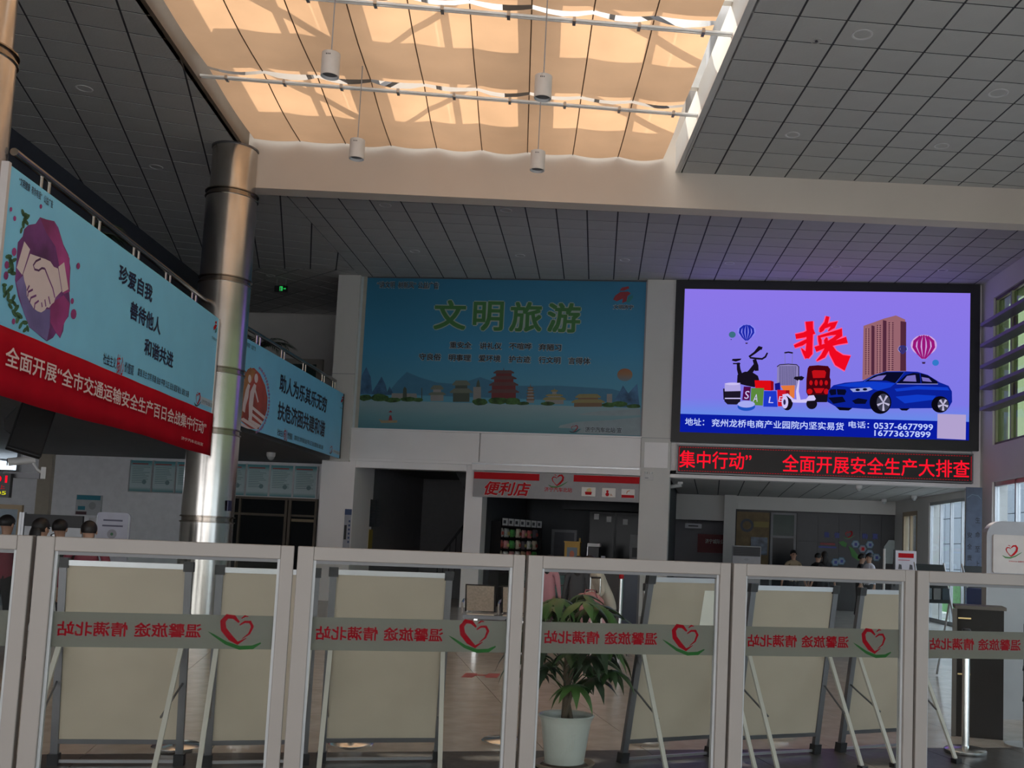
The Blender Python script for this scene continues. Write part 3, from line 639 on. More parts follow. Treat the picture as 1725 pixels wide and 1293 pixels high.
for s, x0, y0, x1, y1 in (('重安全', 590, 450, 710, 490), ('讲礼仪', 757, 455, 878, 495), ('不喧哗', 922, 457, 1046, 498), ('弃陋习', 1088, 463, 1212, 505),
        ('守良俗', 420, 515, 540, 557), ('明事理', 585, 520, 707, 562), ('爱环境', 752, 524, 873, 566), ('护古迹', 920, 530, 1040, 572), ('行文明', 1087, 535, 1208, 577), ('言得体', 1253, 540, 1375, 582)):
    mtext(s, x0, y0, x1, y1, M_BLACKINK, .022, WO_, .03)
art(mu, 'emblem_figure', [Q((1535, 165), (1548, 148), (1585, 140), (1590, 152), (1560, 165)), Q((1512, 192), (1540, 172), (1585, 170), (1598, 180), (1575, 200), (1520, 225), (1500, 215)), Q((1555, 205), (1580, 195), (1575, 225), (1550, 235))], -.042, pm('mural_crimson', ()))
art(mu, 'emblem_swoosh', [Q((1585, 200), (1612, 190), (1612, 205), (1588, 232), (1570, 232))], -.042, pm('mural_teal', (.03, .22, .22), .6))
mtext('文明济宁', 1503, 245, 1612, 270, M_BLACKINK, .02, WO_, .04)
hx, hz = ms(1290, 942); heart_logo(mu, hx, hz, .34, -.044, red=pm('mural_crimson', ()), green=M_BLACKINK)
mtext('济宁汽车北站·宣', 1350, 935, 1555, 968, M_BLACKINK, .01, WO_, .03)
# ------------------------------------------------------------------ video screen
def srgb(r, g, b): return tuple(((c/255+.055)/1.055)**2.4 if c > 10 else c/255/12.92 for c in (r, g, b))
def E(r, g, b, s=1.0): return emit('screen_%d_%d_%d' % (r, g, b), srgb(r, g, b), s)
led = thing('video_screen', 'big lit video screen showing a blue car advert on lavender', 'screen', WO, WR)
MB().box(1.47, 8.54, -.13, .02, 4.13, 8.03).build('cabinet', M_BLACK, led)
for a in ((1.47, 1.68, 4.13, 8.03), (8.32, 8.54, 4.13, 8.03), (1.68, 8.32, 7.82, 8.03), (1.68, 8.32, 4.13, 4.365)): MB().box(a[0], a[1], -.17, -.13, a[2], a[3]).build('bezel', M_BLACK, led)
MB().box(1.68, 8.32, -.15, -.13, 4.365, 7.82).build('screen_panel', gradz('screen_lavender', [(0, srgb(96, 140, 232)), (.16, srgb(125, 120, 229)), (1, srgb(139, 118, 231))], 4.7, 7.82, strength=1.0), led)
ls = Sheet([(147, 125), (1475, 150), (1472, 832), (125, 795)], 6.64, 3.455, 1.68, 4.365)
L6 = lambda *pts: [ls(*p) for p in pts]
LA = lambda *pts: [ls(276+.3842*a, 220.8+.3842*b) for a, b in pts]
LB = lambda *pts: [ls(800.4+.4802*a, 220.8+.4802*b) for a, b in pts]
SK = .00251                                            # metres per A unit, about
Y0 = -.152
def aell(F, cx, cy, rx, ry, n=20): return F(*[(cx+rx*math.cos(2*PI*k/n), cy+ry*math.sin(2*PI*k/n)) for k in range(n)])
art(led, 'blue_caption_band', [[(1.68, 4.365), (8.32, 4.365), (8.32, 4.80), (1.68, 4.80)]], Y0, E(8, 26, 160))
def stext(s, x0, y0, x1, y1, mat, bold=.012, y=Y0-.004, name='lettering'):
    a = ls(x0, (y0+y1)/2); b = ls(x1, (y0+y1)/2); h = ls(x0, y0)[1]-ls(x0, y1)[1]; zc = (a[1]+b[1])/2
    return text(led, s, a[0], zc-h/2, b[0], zc+h/2, y, mat, name, bold)
PALE = E(190, 205, 255)
def sbox(s, px0, px1, zlo, zhi): text(led, s, px0, zlo, px1, zhi, Y0-.004, PALE, 'lettering', .016)
u0 = ls(150, 750)[0]
sbox('地址：', ls(150, 750)[0], ls(240, 750)[0], 4.53, 4.705); sbox('兖州龙桥电商产业园院内坚实易货', ls(275, 765)[0], ls(893, 770)[0], 4.515, 4.70)
sbox('电话：', ls(915, 755)[0], ls(1010, 760)[0], 4.58, 4.74); sbox('0537-6677999', ls(1032, 765)[0], ls(1306, 770)[0], 4.575, 4.72); sbox('16773637899', ls(1035, 800)[0], ls(1295, 805)[0], 4.41, 4.545)
art(led, 'blank_code_panel', [L6((1327, 708), (1458, 712), (1457, 828), (1325, 822))], Y0-.004, E(176, 160, 205))
RS = E(238, 8, 32); PK = E(255, 90, 150)
def brush(pts, w, k=1.0): return [(ls(276+.3842*a, 220.8+.3842*b)) for a, b in pts], [x*SK*k for x in w]
hanzi = [([(1015, 335), (1120, 315), (1240, 262)], [45, 50, 62]), ([(1180, 150), (1188, 260), (1185, 420), (1178, 540), (1160, 600)], [70, 62, 58, 66, 20]), ([(1165, 590), (1125, 530), (1085, 475)], [50, 34, 6]), ([(1000, 455), (1090, 420), (1190, 365)], [28, 40, 30]),
         ([(1405, 90), (1385, 170), (1330, 250), (1310, 285)], [32, 36, 44, 10]), ([(1350, 225), (1440, 190), (1505, 175), (1470, 215), (1410, 270)], [30, 36, 52, 40, 8]),
         ([(1295, 320), (1312, 380), (1318, 440)], [14, 34, 24]), ([(1310, 335), (1440, 300), (1575, 275), (1560, 310), (1480, 370), (1400, 410)], [22, 30, 60, 46, 34, 26]), ([(1395, 345), (1385, 385), (1375, 420)], [14, 40, 18]),
         ([(1255, 490), (1380, 445), (1520, 405), (1640, 375)], [50, 40, 44, 60]), ([(1425, 400), (1400, 480), (1350, 570), (1270, 632)], [44, 48, 44, 6]), ([(1430, 440), (1470, 530), (1545, 620), (1650, 660)], [40, 70, 120, 150])]
for k, (p, w) in enumerate(hanzi):
    P, W_ = brush(p, w); ribbon(MB(), P, [x+.05 for x in W_], Y0-.003).build('character_glow', PK, led)
    ribbon(MB(), P, W_, Y0-.005-1e-4*k).build('brush_stroke', RS, led)
DK = E(22, 16, 30); GY = E(120, 120, 150); WH = E(205, 195, 245)
def rib(F, pts, w, mat, name, y=Y0-.006): return ribbon(MB(), F(*pts), [x*SK for x in w] if isinstance(w, list) else w*SK, y).build(name, mat, led)
# balloons
def balloon(F, cx, cy, rx, ry, cols, base, basket=True, stripes=5):
    art(led, 'balloon_picture', [aell(F, cx, cy-ry*.15, rx, ry*.85), F((cx-rx*.86, cy+ry*.2), (cx+rx*.86, cy+ry*.2), (cx+rx*.18, cy+ry*.98), (cx-rx*.18, cy+ry*.98))], Y0-.005, cols[0])
    for k in range(stripes):
        f = -1+2*(k+.5)/stripes
        rib(F, [(cx+rx*f*.35, cy-ry*.97+ry*.1*abs(f)), (cx+rx*f*.85, cy-ry*.45), (cx+rx*f*.92, cy), (cx+rx*f*.55, cy+ry*.55), (cx+rx*f*.15, cy+ry*.97)], [rx*.10*base, rx*.2*base, rx*.2*base, rx*.13*base, rx*.05*base], cols[1], 'balloon_stripe', Y0-.0065)
    if basket: art(led, 'balloon_basket', [F((cx-rx*.14, cy+ry*1.22), (cx+rx*.14, cy+ry*1.22), (cx+rx*.1, cy+ry*1.38), (cx-rx*.1, cy+ry*1.38))], Y0-.005, E(60, 40, 80))
balloon(LA, 420, 285, 110, 100, (E(140, 140, 245), E(30, 40, 170)), 1)
balloon(LB, 960, 370, 126, 118, (E(205, 165, 225), E(150, 20, 120)), 1.25)
balloon(LB, 757, 395, 48, 44, (E(150, 160, 240), E(40, 50, 130)), 1.25, False, 4)
art(led, 'balloon_picture', [aell(LA, 245, 310, 42, 38)], Y0-.005, E(60, 110, 130)); art(led, 'balloon_basket', [LA((225, 365), (238, 365), (236, 374), (227, 374))], Y0-.005, DK)
art(led, 'balloon_picture', [aell(LB, 1074, 522, 32, 30)], Y0-.005, E(50, 120, 200))
# exercise bike
rib(LA, [(450, 580), (520, 530), (580, 470), (610, 480)], [18, 22, 40, 30], DK, 'bike_console'); rib(LA, [(460, 590), (540, 600), (610, 605), (650, 580), (675, 530)], [16, 18, 18, 18, 14], DK, 'bike_handlebar')
rib(LA, [(515, 610), (540, 690), (545, 750)], [34, 40, 36], DK, 'bike_stem'); rib(LA, [(530, 680), (470, 760), (400, 840)], [40, 44, 60], DK, 'bike_frame_tube'); rib(LA, [(318, 650), (325, 730), (345, 800)], [26, 34, 40], DK, 'bike_seat_post')
art(led, 'bike_saddle', [LA((240, 625), (250, 605), (360, 600), (345, 620), (290, 638))], Y0-.006, DK); rib(LA, [(255, 662), (345, 662)], 12, DK, 'bike_seat_slider')
art(led, 'bike_flywheel', [LA((305, 900), (310, 800), (400, 760), (480, 760), (560, 810), (580, 880), (520, 950), (420, 930))], Y0-.0062, DK)
# rice cooker, robot cleaner, shopping bags
art(led, 'cooker_picture', [LA((155, 900), (345, 895), (350, 1000), (155, 1010))], Y0-.007, E(175, 165, 225)); art(led, 'cooker_picture', [LA((150, 1000), (352, 995), (345, 1130), (300, 1160), (190, 1158), (152, 1120))], Y0-.0072, E(28, 22, 40)); rib(LA, [(155, 1085), (350, 1085)], 10, WH, 'cooker_trim', Y0-.0078); rib(LA, [(145, 965), (150, 1100)], 14, DK, 'cooker_handle', Y0-.0078)
art(led, 'cooker_lid', [aell(LA, 250, 908, 88, 16)], Y0-.0076, E(200, 190, 240))
bags = [((520, 865), (715, 868), (720, 990), (530, 980), (220, 10, 20)), ((715, 868), (752, 880), (752, 985), (720, 990), (150, 6, 20)), ((765, 905), (830, 890), (835, 985), (770, 985), (20, 20, 130)), ((835, 930), (1008, 925), (1005, 1080), (930, 1090), (225, 120, 60)), ((388, 940), (475, 945), (460, 1110), (370, 1105), (80, 10, 70)), ((478, 958), (635, 960), (620, 1172), (470, 1165), (90, 135, 60)), ((635, 995), (785, 995), (800, 1188), (628, 1185), (30, 55, 200)), ((795, 980), (900, 985), (900, 1180), (805, 1180), (205, 20, 40)), ((900, 985), (945, 985), (945, 1040), (900, 1060), (150, 10, 30))]
for k, (a, b, c_, d, col) in enumerate(bags): art(led, 'shopping_bag_picture', [LA(a, b, c_, d)], Y0-.0074-1e-4*k, E(*col))
for ch, x0, y0, x1, y1 in (('S', 400, 995, 455, 1090), ('A', 505, 1035, 565, 1125), ('L', 695, 1065, 755, 1140), ('E', 815, 1060, 860, 1125)):
    a = ls(276+.3842*x0, 220.8+.3842*y1); b = ls(276+.3842*x1, 220.8+.3842*y0); text(led, ch, a[0], a[1], b[0], b[1], Y0-.010, WH, 'lettering', .0, slant=.15)
art(led, 'robot_cleaner_picture', [aell(LA, 420, 1185, 108, 52)], Y0-.0100, E(30, 80, 190)); art(led, 'robot_cleaner_top', [aell(LA, 420, 1155, 105, 42)], Y0-.0104, E(165, 170, 240))
# suitcase
art(led, 'suitcase_picture', [LA((795, 690), (820, 672), (1030, 672), (1058, 695), (1058, 1000), (790, 900))], Y0-.0066, E(140, 130, 185))
for k in range(12): rib(LA, [(822+18*k, 690), (826+17*k, 925)], 5, E(60, 60, 100), 'suitcase_rib', Y0-.007)
rib(LA, [(890, 665), (886, 530)], 4, GY, 'suitcase_handle'); rib(LA, [(976, 665), (980, 530)], 4, GY, 'suitcase_handle'); rib(LA, [(880, 532), (930, 524), (985, 534)], 14, DK, 'suitcase_grip'); rib(LA, [(792, 700), (825, 675), (930, 668), (1030, 675), (1056, 700), (1058, 900)], 8, DK, 'suitcase_outline', Y0-.0072)
# self balancing scooter
art(led, 'scooter_saddle', [LA((995, 845), (1010, 820), (1060, 818), (1090, 812), (1125, 830), (1100, 865), (1040, 868))], Y0-.0086, DK)
rib(LA, [(1060, 860), (1040, 1000), (1060, 1130)], [10, 26, 40], WH, 'scooter_stem', Y0-.0088); rib(LA, [(960, 1110), (1060, 1120), (1200, 1110)], [36, 26, 40], WH, 'scooter_deck', Y0-.0090)
art(led, 'scooter_wheel', [aell(LA, 918, 1135, 68, 95), aell(LA, 1215, 1150, 66, 65)], Y0-.0092, DK); art(led, 'scooter_hub', [aell(LA, 890, 1130, 40, 78)], Y0-.0098, WH); art(led, 'scooter_hub', [aell(LA, 885, 1130, 16, 34)], Y0-.0100, E(50, 40, 90)); art(led, 'scooter_fender', [LA((1150, 1090), (1180, 1050), (1240, 1045), (1265, 1090), (1250, 1110), (1160, 1115))], Y0-.0100, WH); rib(LA, [(860, 1050), (920, 1040), (975, 1090), (985, 1130)], [20, 24, 20, 10], WH, 'scooter_fender', Y0-.0101)
# child car seat
CR = E(70, 4, 16); CR2 = E(190, 16, 24)
art(led, 'car_seat_shell', [LA((1165, 720), (1185, 690), (1290, 682), (1410, 692), (1438, 730), (1432, 830), (1445, 860), (1440, 1000), (1400, 1110), (1200, 1110), (1148, 1010), (1150, 850))], Y0-.0064, CR)
art(led, 'car_seat_cushion', [LA((1215, 755), (1240, 742), (1370, 745), (1388, 770), (1375, 835), (1230, 838)), aell(LA, 1268, 895, 20, 36), aell(LA, 1328, 895, 20, 36), aell(LA, 1205, 895, 20, 30), aell(LA, 1390, 895, 20, 30), LA((1235, 960), (1370, 960), (1330, 1020), (1265, 1020)), aell(LA, 1190, 1000, 34, 34), aell(LA, 1390, 1000, 30, 34)], Y0-.0070, CR2)
art(led, 'car_seat_base', [LA((1200, 1040), (1420, 1040), (1400, 1130), (1260, 1130))], Y0-.0069, DK)
# tower block
TW = E(150, 100, 110); TD = E(80, 40, 60); TP = E(190, 140, 140)
art(led, 'tower_picture', [LB((370, 690), (378, 165), (480, 130), (575, 95), (690, 65), (780, 105), (793, 610), (700, 610), (560, 640))], Y0-.005, TW)
for x0, x1, yt, yb in ((455, 485, 160, 640), (565, 600, 110, 620), (735, 790, 120, 600)): art(led, 'tower_shadow_side', [LB((x0, yb), (x0, yt), (x1, yt+8), (x1, yb))], Y0-.0054, TD)
for x0, x1, yt, yb in ((392, 440, 190, 640), (503, 550, 155, 625), (612, 675, 130, 600)):
    for sub in (0, 1):
        mb = MB(); n = 24
        for k in range(n):
            ya = yt+(yb-yt)*k/n; xa = x0+(x1-x0)*(sub*.5+.08); xb = x0+(x1-x0)*(sub*.5+.42); mb.plate(LB((xa, ya+3), (xb, ya+2), (xb, ya+11), (xa, ya+12)), Y0-.0058)
        tag(mb.build('tower_window_pattern', TD, led), kind='stuff')
    rib(LB, [(x0+(x1-x0)/2, yt), (x0+(x1-x0)/2, yb)], 5, TP, 'tower_rib', Y0-.006)
# car
CB = E(10, 32, 150); CB2 = E(16, 60, 200); CD = E(8, 10, 40)
art(led, 'car_body', [LB((30, 900), (40, 790), (90, 740), (200, 715), (370, 700), (480, 640), (600, 605), (780, 605), (900, 610), (1000, 640), (1110, 710), (1200, 745), (1232, 800), (1235, 900), (1200, 960), (640, 965), (420, 970), (120, 950))], Y0-.0110, CB)
art(led, 'car_highlight', [LB((100, 742), (300, 712), (480, 705), (690, 720), (640, 760), (520, 790), (400, 760), (240, 755)), LB((680, 775), (900, 748), (1190, 760), (1210, 790), (900, 780), (700, 800)), LB((690, 850), (900, 830), (1080, 840), (1050, 880), (780, 915))], Y0-.0114, CB2)
art(led, 'car_windscreen', [LB((385, 700), (480, 645), (600, 612), (770, 614), (690, 720), (600, 695))], Y0-.0118, CD); art(led, 'car_window', [LB((700, 722), (790, 640), (860, 620), (920, 625), (930, 720)), LB((940, 722), (930, 625), (1000, 645), (1090, 700), (1095, 725))], Y0-.0118, CD)
art(led, 'car_window_glint', [LB((430, 690), (520, 650), (600, 640), (560, 690)), LB((760, 700), (800, 650), (880, 640), (890, 705)), LB((950, 700), (940, 660), (1010, 672), (1040, 708))], Y0-.0122, E(120, 110, 190))
art(led, 'car_grille', [LB((48, 800), (60, 780), (115, 778), (118, 830), (65, 838)), LB((122, 778), (205, 780), (216, 800), (200, 835), (130, 832)), LB((40, 860), (180, 850), (210, 900), (90, 920)), LB((270, 890), (330, 865), (420, 880), (400, 920), (300, 920))], Y0-.0122, CD)
art(led, 'car_headlamp', [LB((250, 775), (440, 760), (470, 780), (420, 800), (280, 805))], Y0-.0122, E(150, 160, 220)); art(led, 'car_headlamp_eye', [aell(LB, 325, 785, 22, 12), aell(LB, 395, 780, 22, 12)], Y0-.0126, CD)
for cx, cy, rx, ry in ((565, 905, 105, 112), (1140, 925, 85, 80)):
    art(led, 'car_wheel', [aell(LB, cx-20, cy, rx, ry, 28)], Y0-.0126, E(10, 8, 20)); art(led, 'car_rim', [aell(LB, cx+8, cy+2, rx*.62, ry*.76, 24)], Y0-.0130, E(60, 60, 80))
    for k in range(5):
        a = 2*PI*k/5+.3; rib(LB, [(cx+8, cy+2), (cx+8+rx*.58*math.cos(a), cy+2+ry*.72*math.sin(a))], [8, 22], E(190, 185, 215), 'car_spoke', Y0-.0134)
art(led, 'car_wheel', [LB((110, 945), (275, 960), (240, 985), (150, 982)), LB((720, 960), (830, 962), (800, 985), (750, 983))], Y0-.0108, E(10, 8, 20))
rib(LB, [(385, 705), (480, 645), (600, 608), (780, 606), (690, 720)], 5, E(60, 90, 200), 'car_trim', Y0-.0124); rib(LB, [(700, 726), (940, 728), (1098, 728)], 6, E(150, 150, 200), 'car_trim', Y0-.0124)
# ------------------------------------------------------------------ ticker
tk = thing('led_ticker', 'long black ticker with red running characters under the video screen', 'screen', WO, WR)
MB().box(1.63, 8.42, -.16, -.03, 3.38, 4.065).build('ticker_case', pm('ticker_black', (.012, .008, .008), .5), tk)
for a in ((1.63, 8.42, 3.38, 3.41), (1.63, 8.42, 4.035, 4.065), (1.63, 1.66, 3.41, 4.035), (8.39, 8.42, 3.41, 4.035)): MB().box(a[0], a[1], -.18, -.16, a[2], a[3]).build('ticker_frame', M_DALU, tk)
RL = emit('ticker_red', srgb(255, 20, 45), 1.0); RD = emit('ticker_dim_red', srgb(190, 20, 40), .8)
for z in (3.445, 4.0):
    mb = MB()
    for k in range(110): mb.plate([(1.69+.0605*k, z), (1.725+.0605*k, z), (1.725+.0605*k, z+.012), (1.69+.0605*k, z+.012)], -.163)
    tag(mb.build('light_dots', RD, tk), kind='stuff')
for x in (1.68, 8.37): tag(MB().plate([(x, 3.45), (x+.012, 3.45), (x+.012, 4.0), (x, 4.0)], -.163).build('light_dots', RD, tk), kind='stuff')
text(tk, '集中行动”', 1.70, 3.52, 3.38, 3.93, -.164, RL, 'lettering', .012); text(tk, '全面开展安全生产大排查', 4.10, 3.50, 8.34, 3.91, -.164, RL, 'lettering', .012)
# ------------------------------------------------------------------ shop sign
ss = thing('shop_sign', 'grey sign board over the shop with red bars, heart emblem and three icons', 'sign', WO, WR)
MB().box(-3.23, .775, -.15, -.02, 2.66, 3.285).build('board', pm('sign_grey', (.33, .32, .33), .5), ss)
c7 = Sheet([(100, 165), (1430, 190), (1425, 412), (90, 370)], 4.005, .625, -3.23, 2.66)
def crect(x0, y0, x1, y1): a = c7(x0, (y0+y1)/2); b = c7(x1, (y0+y1)/2); h = c7(x0, y0)[1]-c7(x0, y1)[1]; z = (a[1]+b[1])/2; return a[0], b[0], z-h/2, z+h/2
MB().box(-3.22, -1.63, -.165, -.15, 3.09, 3.25).build('red_bar', M_RED, ss); MB().box(-.80, .77, -.165, -.15, 3.10, 3.26).build('red_bar', M_RED, ss)
a = crect(180, 252, 530, 362)
text(ss, '便利店', a[0]-.012, a[2]-.012, a[1]+.012, a[3]+.012, -.165, pm('pale_edge', (.6, .5, .48), .5), 'lettering_outline', .05, thick=.012, slant=.25); text(ss, '便利店', a[0], a[2], a[1], a[3], -.17, M_RED, 'lettering', .03, slant=.25)
x, z = c7(750, 240); heart_logo(ss, x, z+.02, .60, -.153)
a = crect(645, 292, 868, 332); text(ss, '济宁汽车北站', a[0], a[2]+.01, a[1], a[3], -.153, M_RED, 'lettering', .018)
for x0, y0, x1, y1, kind in ((945, 287, 1060, 365, 0), (1112, 293, 1228, 371, 1), (1274, 300, 1390, 378, 2)):
    a = crect(x0, y0, x1, y1)
    ic = MB().box(a[0], a[1], -.175, -.15, a[2], a[3]).build('icon_plate', pm('icon_white', (.75, .70, .66), .4), ss, bevel=.012)
    cx, cz = (a[0]+a[1])/2, (a[2]+a[3])/2
    if kind == 0: MB().plate([(cx-.07, cz-.07), (cx+.07, cz-.07), (cx+.085, cz+.0), (cx-.085, cz+.0)], -.177).build('cup_symbol', M_RED, ic); MB().plate([(cx-.05, cz), (cx+.07, cz), (cx+.06, cz+.08), (cx+.02, cz+.09), (cx-.04, cz+.06)], -.178).build('snack_symbol', pm('icon_yellow', (.7, .55, .25), .5), ic)
    if kind == 1: MB().plate(disc(cx-.03, cz-.04, .045), -.177).build('jar_symbol', M_RED, ic); MB().plate(disc(cx-.03, cz+.03, .03), -.177).build('jar_symbol', M_RED, ic); MB().plate([(cx+.03, cz-.07), (cx+.10, cz-.07), (cx+.05, cz-.01)], -.177).build('jar_symbol', pm('icon_tan', (.55, .3, .2), .5), ic)
    if kind == 2: MB().plate([(a[0]+.012, a[2]+.012), (a[1]-.012, a[2]+.012), (a[1]-.012, a[2]+.08), (a[0]+.012, a[2]+.08)], -.177).build('label_strip', M_RED, ic); ribbon(MB(), [(cx-.03, cz-.0), (cx-.02, cz+.05), (cx+.04, cz+.075)], .02, -.178).build('leaf_symbol', pm('icon_orange', (.6, .2, .08), .5), ic)
# small emergency lamp on the pillar beside the shop sign
em = thing('emergency_lamp', 'white twin emergency lamp on the pillar beside the shop sign', 'lamp', wf(.98, -.13, 3.29), WR)
MB().box(-.11, .11, -.06, 0, -.09, .05).build('case', M_LAMP, em)
for x in (-.06, .06): MB().lathe([(.03, .05), (.035, .08), (.035, .10)], x, -.03, 12).build('lamp_head', pm('bulb_glass', ()), em, True)
MB().box(-.08, .0, -.063, -.06, -.06, -.03).build('label_plate', M_GREY, em)
# ------------------------------------------------------------------ balcony boards, banner, railing
M_SKYB = pm('board_sky_blue', (.24, .68, .98), .5, var=.04, scale=2)
M_NAVYINK = pm('navy_ink', (.012, .016, .05), .5)
def board_frame(A, B):
    d = math.hypot(B[0]-A[0], B[1]-A[1]); return (A[0], A[1], 0), math.atan2(B[1]-A[1], B[0]-A[0]), d
O1, R1, L1 = board_frame((-5.88, 9.56), (-6.40, 16.25)); Z1, Z1t = 3.43, 4.985
b1 = thing('slogan_board', 'sky blue board with purple handshake picture, on the near balcony railing', 'sign', O1, R1, 'blue slogan boards on the balcony')
MB().box(0, L1, 0, .04, Z1, Z1t).build('board_panel', M_SKYB, b1); MB().box(-.05, 0, -.01, .06, Z1-.02, Z1t+.02).build('edge_trim', pm('pale_edge_trim', (.62, .58, .56), .5), b1); MB().box(L1, L1+.05, -.01, .06, Z1, Z1t).build('edge_trim', M_WHITE, b1)
s1 = Sheet([(18, 275), (369, 538), (362, 698), (-1, 545)], L1, Z1t-Z1, 0, Z1)
f1 = lambda a, b: s1(a*.2011, 330+b*.2011)             # drawing units of the picture part
P1 = lambda *pts: [f1(*p) for p in pts]
def t1(par, sh, s, x0, y0, x1, y1, mat, bold=.02, y=-.006, h=None):
    a = sh(x0, y0); b = sh(x1, y1); zc = (a[1]+b[1])/2; hh = abs(a[1]-b[1])/2*(h or 1.0); return text(par, s, a[0], zc-hh, b[0], zc+hh, y, mat, 'lettering', bold)
def tline(par, sh, s, x0, y0, x1, y1, hgt, mat, bold=.01, y=-.006):      # one line of print with a given cap height in metres
    a = sh(x0, y0); b = sh(x1, y1); zc = (a[1]+b[1])/2; return text(par, s, a[0], zc-hgt/2, b[0], zc+hgt/2, y, mat, 'lettering', bold)
t1(b1, s1, '珍爱自我', 204, 447, 258.5, 508, M_NAVYINK, .03, h=1.28); t1(b1, s1, '善待他人', 224, 509, 274, 563, M_NAVYINK, .03, h=1.28); t1(b1, s1, '和谐共进', 249, 572, 296, 619, M_NAVYINK, .03, h=1.28)
tline(b1, s1, '“文明健康  有你有我”   公益广告', 32, 302, 90, 343, .085, M_NAVYINK, .014)
def corevalues(par, sh, xa, ya, xb, yb, xc, yc, xd, yd, y=-.006):
    f = lambda t: (xa+(xb-xa)*t, ya+(yb-ya)*t)
    tline(par, sh, '社会主义', *f(0), *f(.42), .135, M_NAVYINK, .015, y); tline(par, sh, '核心', *f(.44), *f(.67), .24, M_RED, .012, y-.001); tline(par, sh, '价值观', *f(.70), *f(1), .135, M_NAVYINK, .015, y)
    tline(par, sh, '富强 民主 文明 和谐 自由 平等 公正 法治 爱国 敬业 诚信 友善', xc, yc, xd, yd, .10, M_NAVYINK, .012, y)
corevalues(b1, s1, 181, 604, 232, 625, 239, 628, 324, 664)
VIO = pm('violet_wash', (.17, .045, .20), .6, var=.55, scale=2.2); MAG = pm('magenta_wash', (.34, .05, .22), .6, var=.4, scale=2); LAV = pm('lavender_wash', (.20, .17, .42), .6, var=.3, scale=2)
art(b1, 'watercolour_blot', [P1((205, 330), (215, 270), (250, 235), (310, 225), (345, 170), (400, 190), (465, 205), (500, 260), (545, 400), (590, 490), (610, 600), (605, 800), (615, 900), (605, 1010), (570, 1060), (565, 1130), (540, 1195), (505, 1150), (480, 1190), (430, 1220), (390, 1190), (330, 1140), (280, 1100), (240, 1000), (180, 840), (150, 700), (165, 380))], -.002, VIO)
art(b1, 'magenta_blot', [P1((345, 175), (460, 210), (520, 330), (545, 420), (600, 520), (610, 800), (560, 820), (520, 600), (480, 420), (400, 300)), P1((450, 900), (560, 830), (610, 900), (600, 1000), (560, 1090), (540, 1185), (500, 1140), (455, 1060))], -.0026, MAG)
art(b1, 'lavender_blot', [P1((160, 720), (215, 660), (250, 780), (330, 940), (450, 950), (450, 1100), (430, 1215), (330, 1140), (280, 1095), (230, 980))], -.0028, LAV)
HWHT = pm('hand_pink_white', (.78, .68, .68), .5, var=.02)
art(b1, 'handshake_cuff', [P1((160, 595), (218, 372), (268, 440), (208, 655)), P1((508, 590), (555, 552), (597, 780), (548, 808))], -.0034, HWHT)
art(b1, 'handshake_hands', [P1((215, 650), (270, 478), (330, 500), (400, 525), (440, 545), (470, 590), (505, 605), (540, 795), (490, 850), (480, 890), (460, 905), (440, 935), (420, 930), (405, 955), (375, 975), (345, 965), (310, 940), (280, 890), (250, 830), (245, 760), (225, 700))], -.0038, HWHT)
for pts in ([(360, 520), (320, 540), (298, 575), (310, 610), (345, 620), (370, 600), (395, 605)], [(395, 605), (430, 690), (465, 770), (485, 850)], [(270, 745), (250, 790)], [(300, 780), (262, 800), (258, 840)], [(330, 830), (285, 850), (275, 890)], [(352, 875), (320, 900), (315, 950)], [(375, 890), (382, 930)], [(402, 865), (412, 925)], [(432, 840), (448, 905)]):
    ribbon(MB(), P1(*pts), .022, -.0042).build('hand_outline', VIO, b1)
LF = pm('leaf_print', (.05, .14, .06), .6, var=.4, scale=8)
for a, b, r in ((60, 770, 60), (110, 770, 60), (95, 840, 55), (140, 850, 50), (115, 920, 50), (165, 940, 60), (190, 1000, 70), (150, 980, 60), (240, 1060, 55), (265, 1110, 45), (120, 600, 70), (110, 540, 60), (135, 530, 50), (220, 150, 60), (215, 190, 55), (230, 210, 50), (190, 280, 40), (85, 800, 60), (70, 820, 50), (120, 880, 60), (150, 900, 50), (100, 560, 55), (90, 500, 60), (130, 640, 55), (180, 1030, 60), (205, 1085, 50), (245, 1120, 50), (200, 130, 50), (235, 170, 55), (205, 230, 50), (110, 620, 60), (60, 740, 45)):
    an = random.uniform(0, PI); p = [(a+r*.5*math.cos(q)*math.cos(an)-r*.24*math.sin(q)*math.sin(an), b+r*.72*math.cos(q)*math.sin(an)+r*.34*math.sin(q)*math.cos(an)) for q in [2*PI*k/8 for k in range(8)]]
    art(b1, 'leaf_print', [P1(*p)], -.0046, LF)
for a, b, r in ((75, 570, 34), (72, 660, 36), (135, 460, 36), (145, 1050, 26), (98, 100, 20), (132, 178, 22), (348, 80, 20), (672, 585, 28), (645, 990, 44), (630, 880, 26)):
    art(b1, 'petal_print', [P1(*[(a+r*.55*math.cos(2*PI*k/10), b+r*math.sin(2*PI*k/10)) for k in range(10)])], -.0048, MAG)
def corner_emblem(par, sh, cx, cy, w, h, y):
    p = lambda a, b: sh(cx+a*w, cy+b*h)
    MB().plate([p(-.1, -.45), p(.3, -.5), p(.35, -.3), p(0, -.28)], y).build('emblem_head', M_RED, par)
    MB().plate([p(-.4, -.05), p(0, -.25), p(.4, -.2), p(.2, .05), p(-.3, .2)], y).build('emblem_body', M_RED, par)
    MB().plate([p(.1, .1), p(.45, -.0), p(.3, .35), p(0, .4)], y).build('emblem_wave', pm('mural_teal', ()), par)
corner_emblem(b1, s1, 363.5, 553, 7, 22, -.005); t1(b1, s1, '文明济宁', 359, 567, 367, 577, M_NAVYINK, .0)
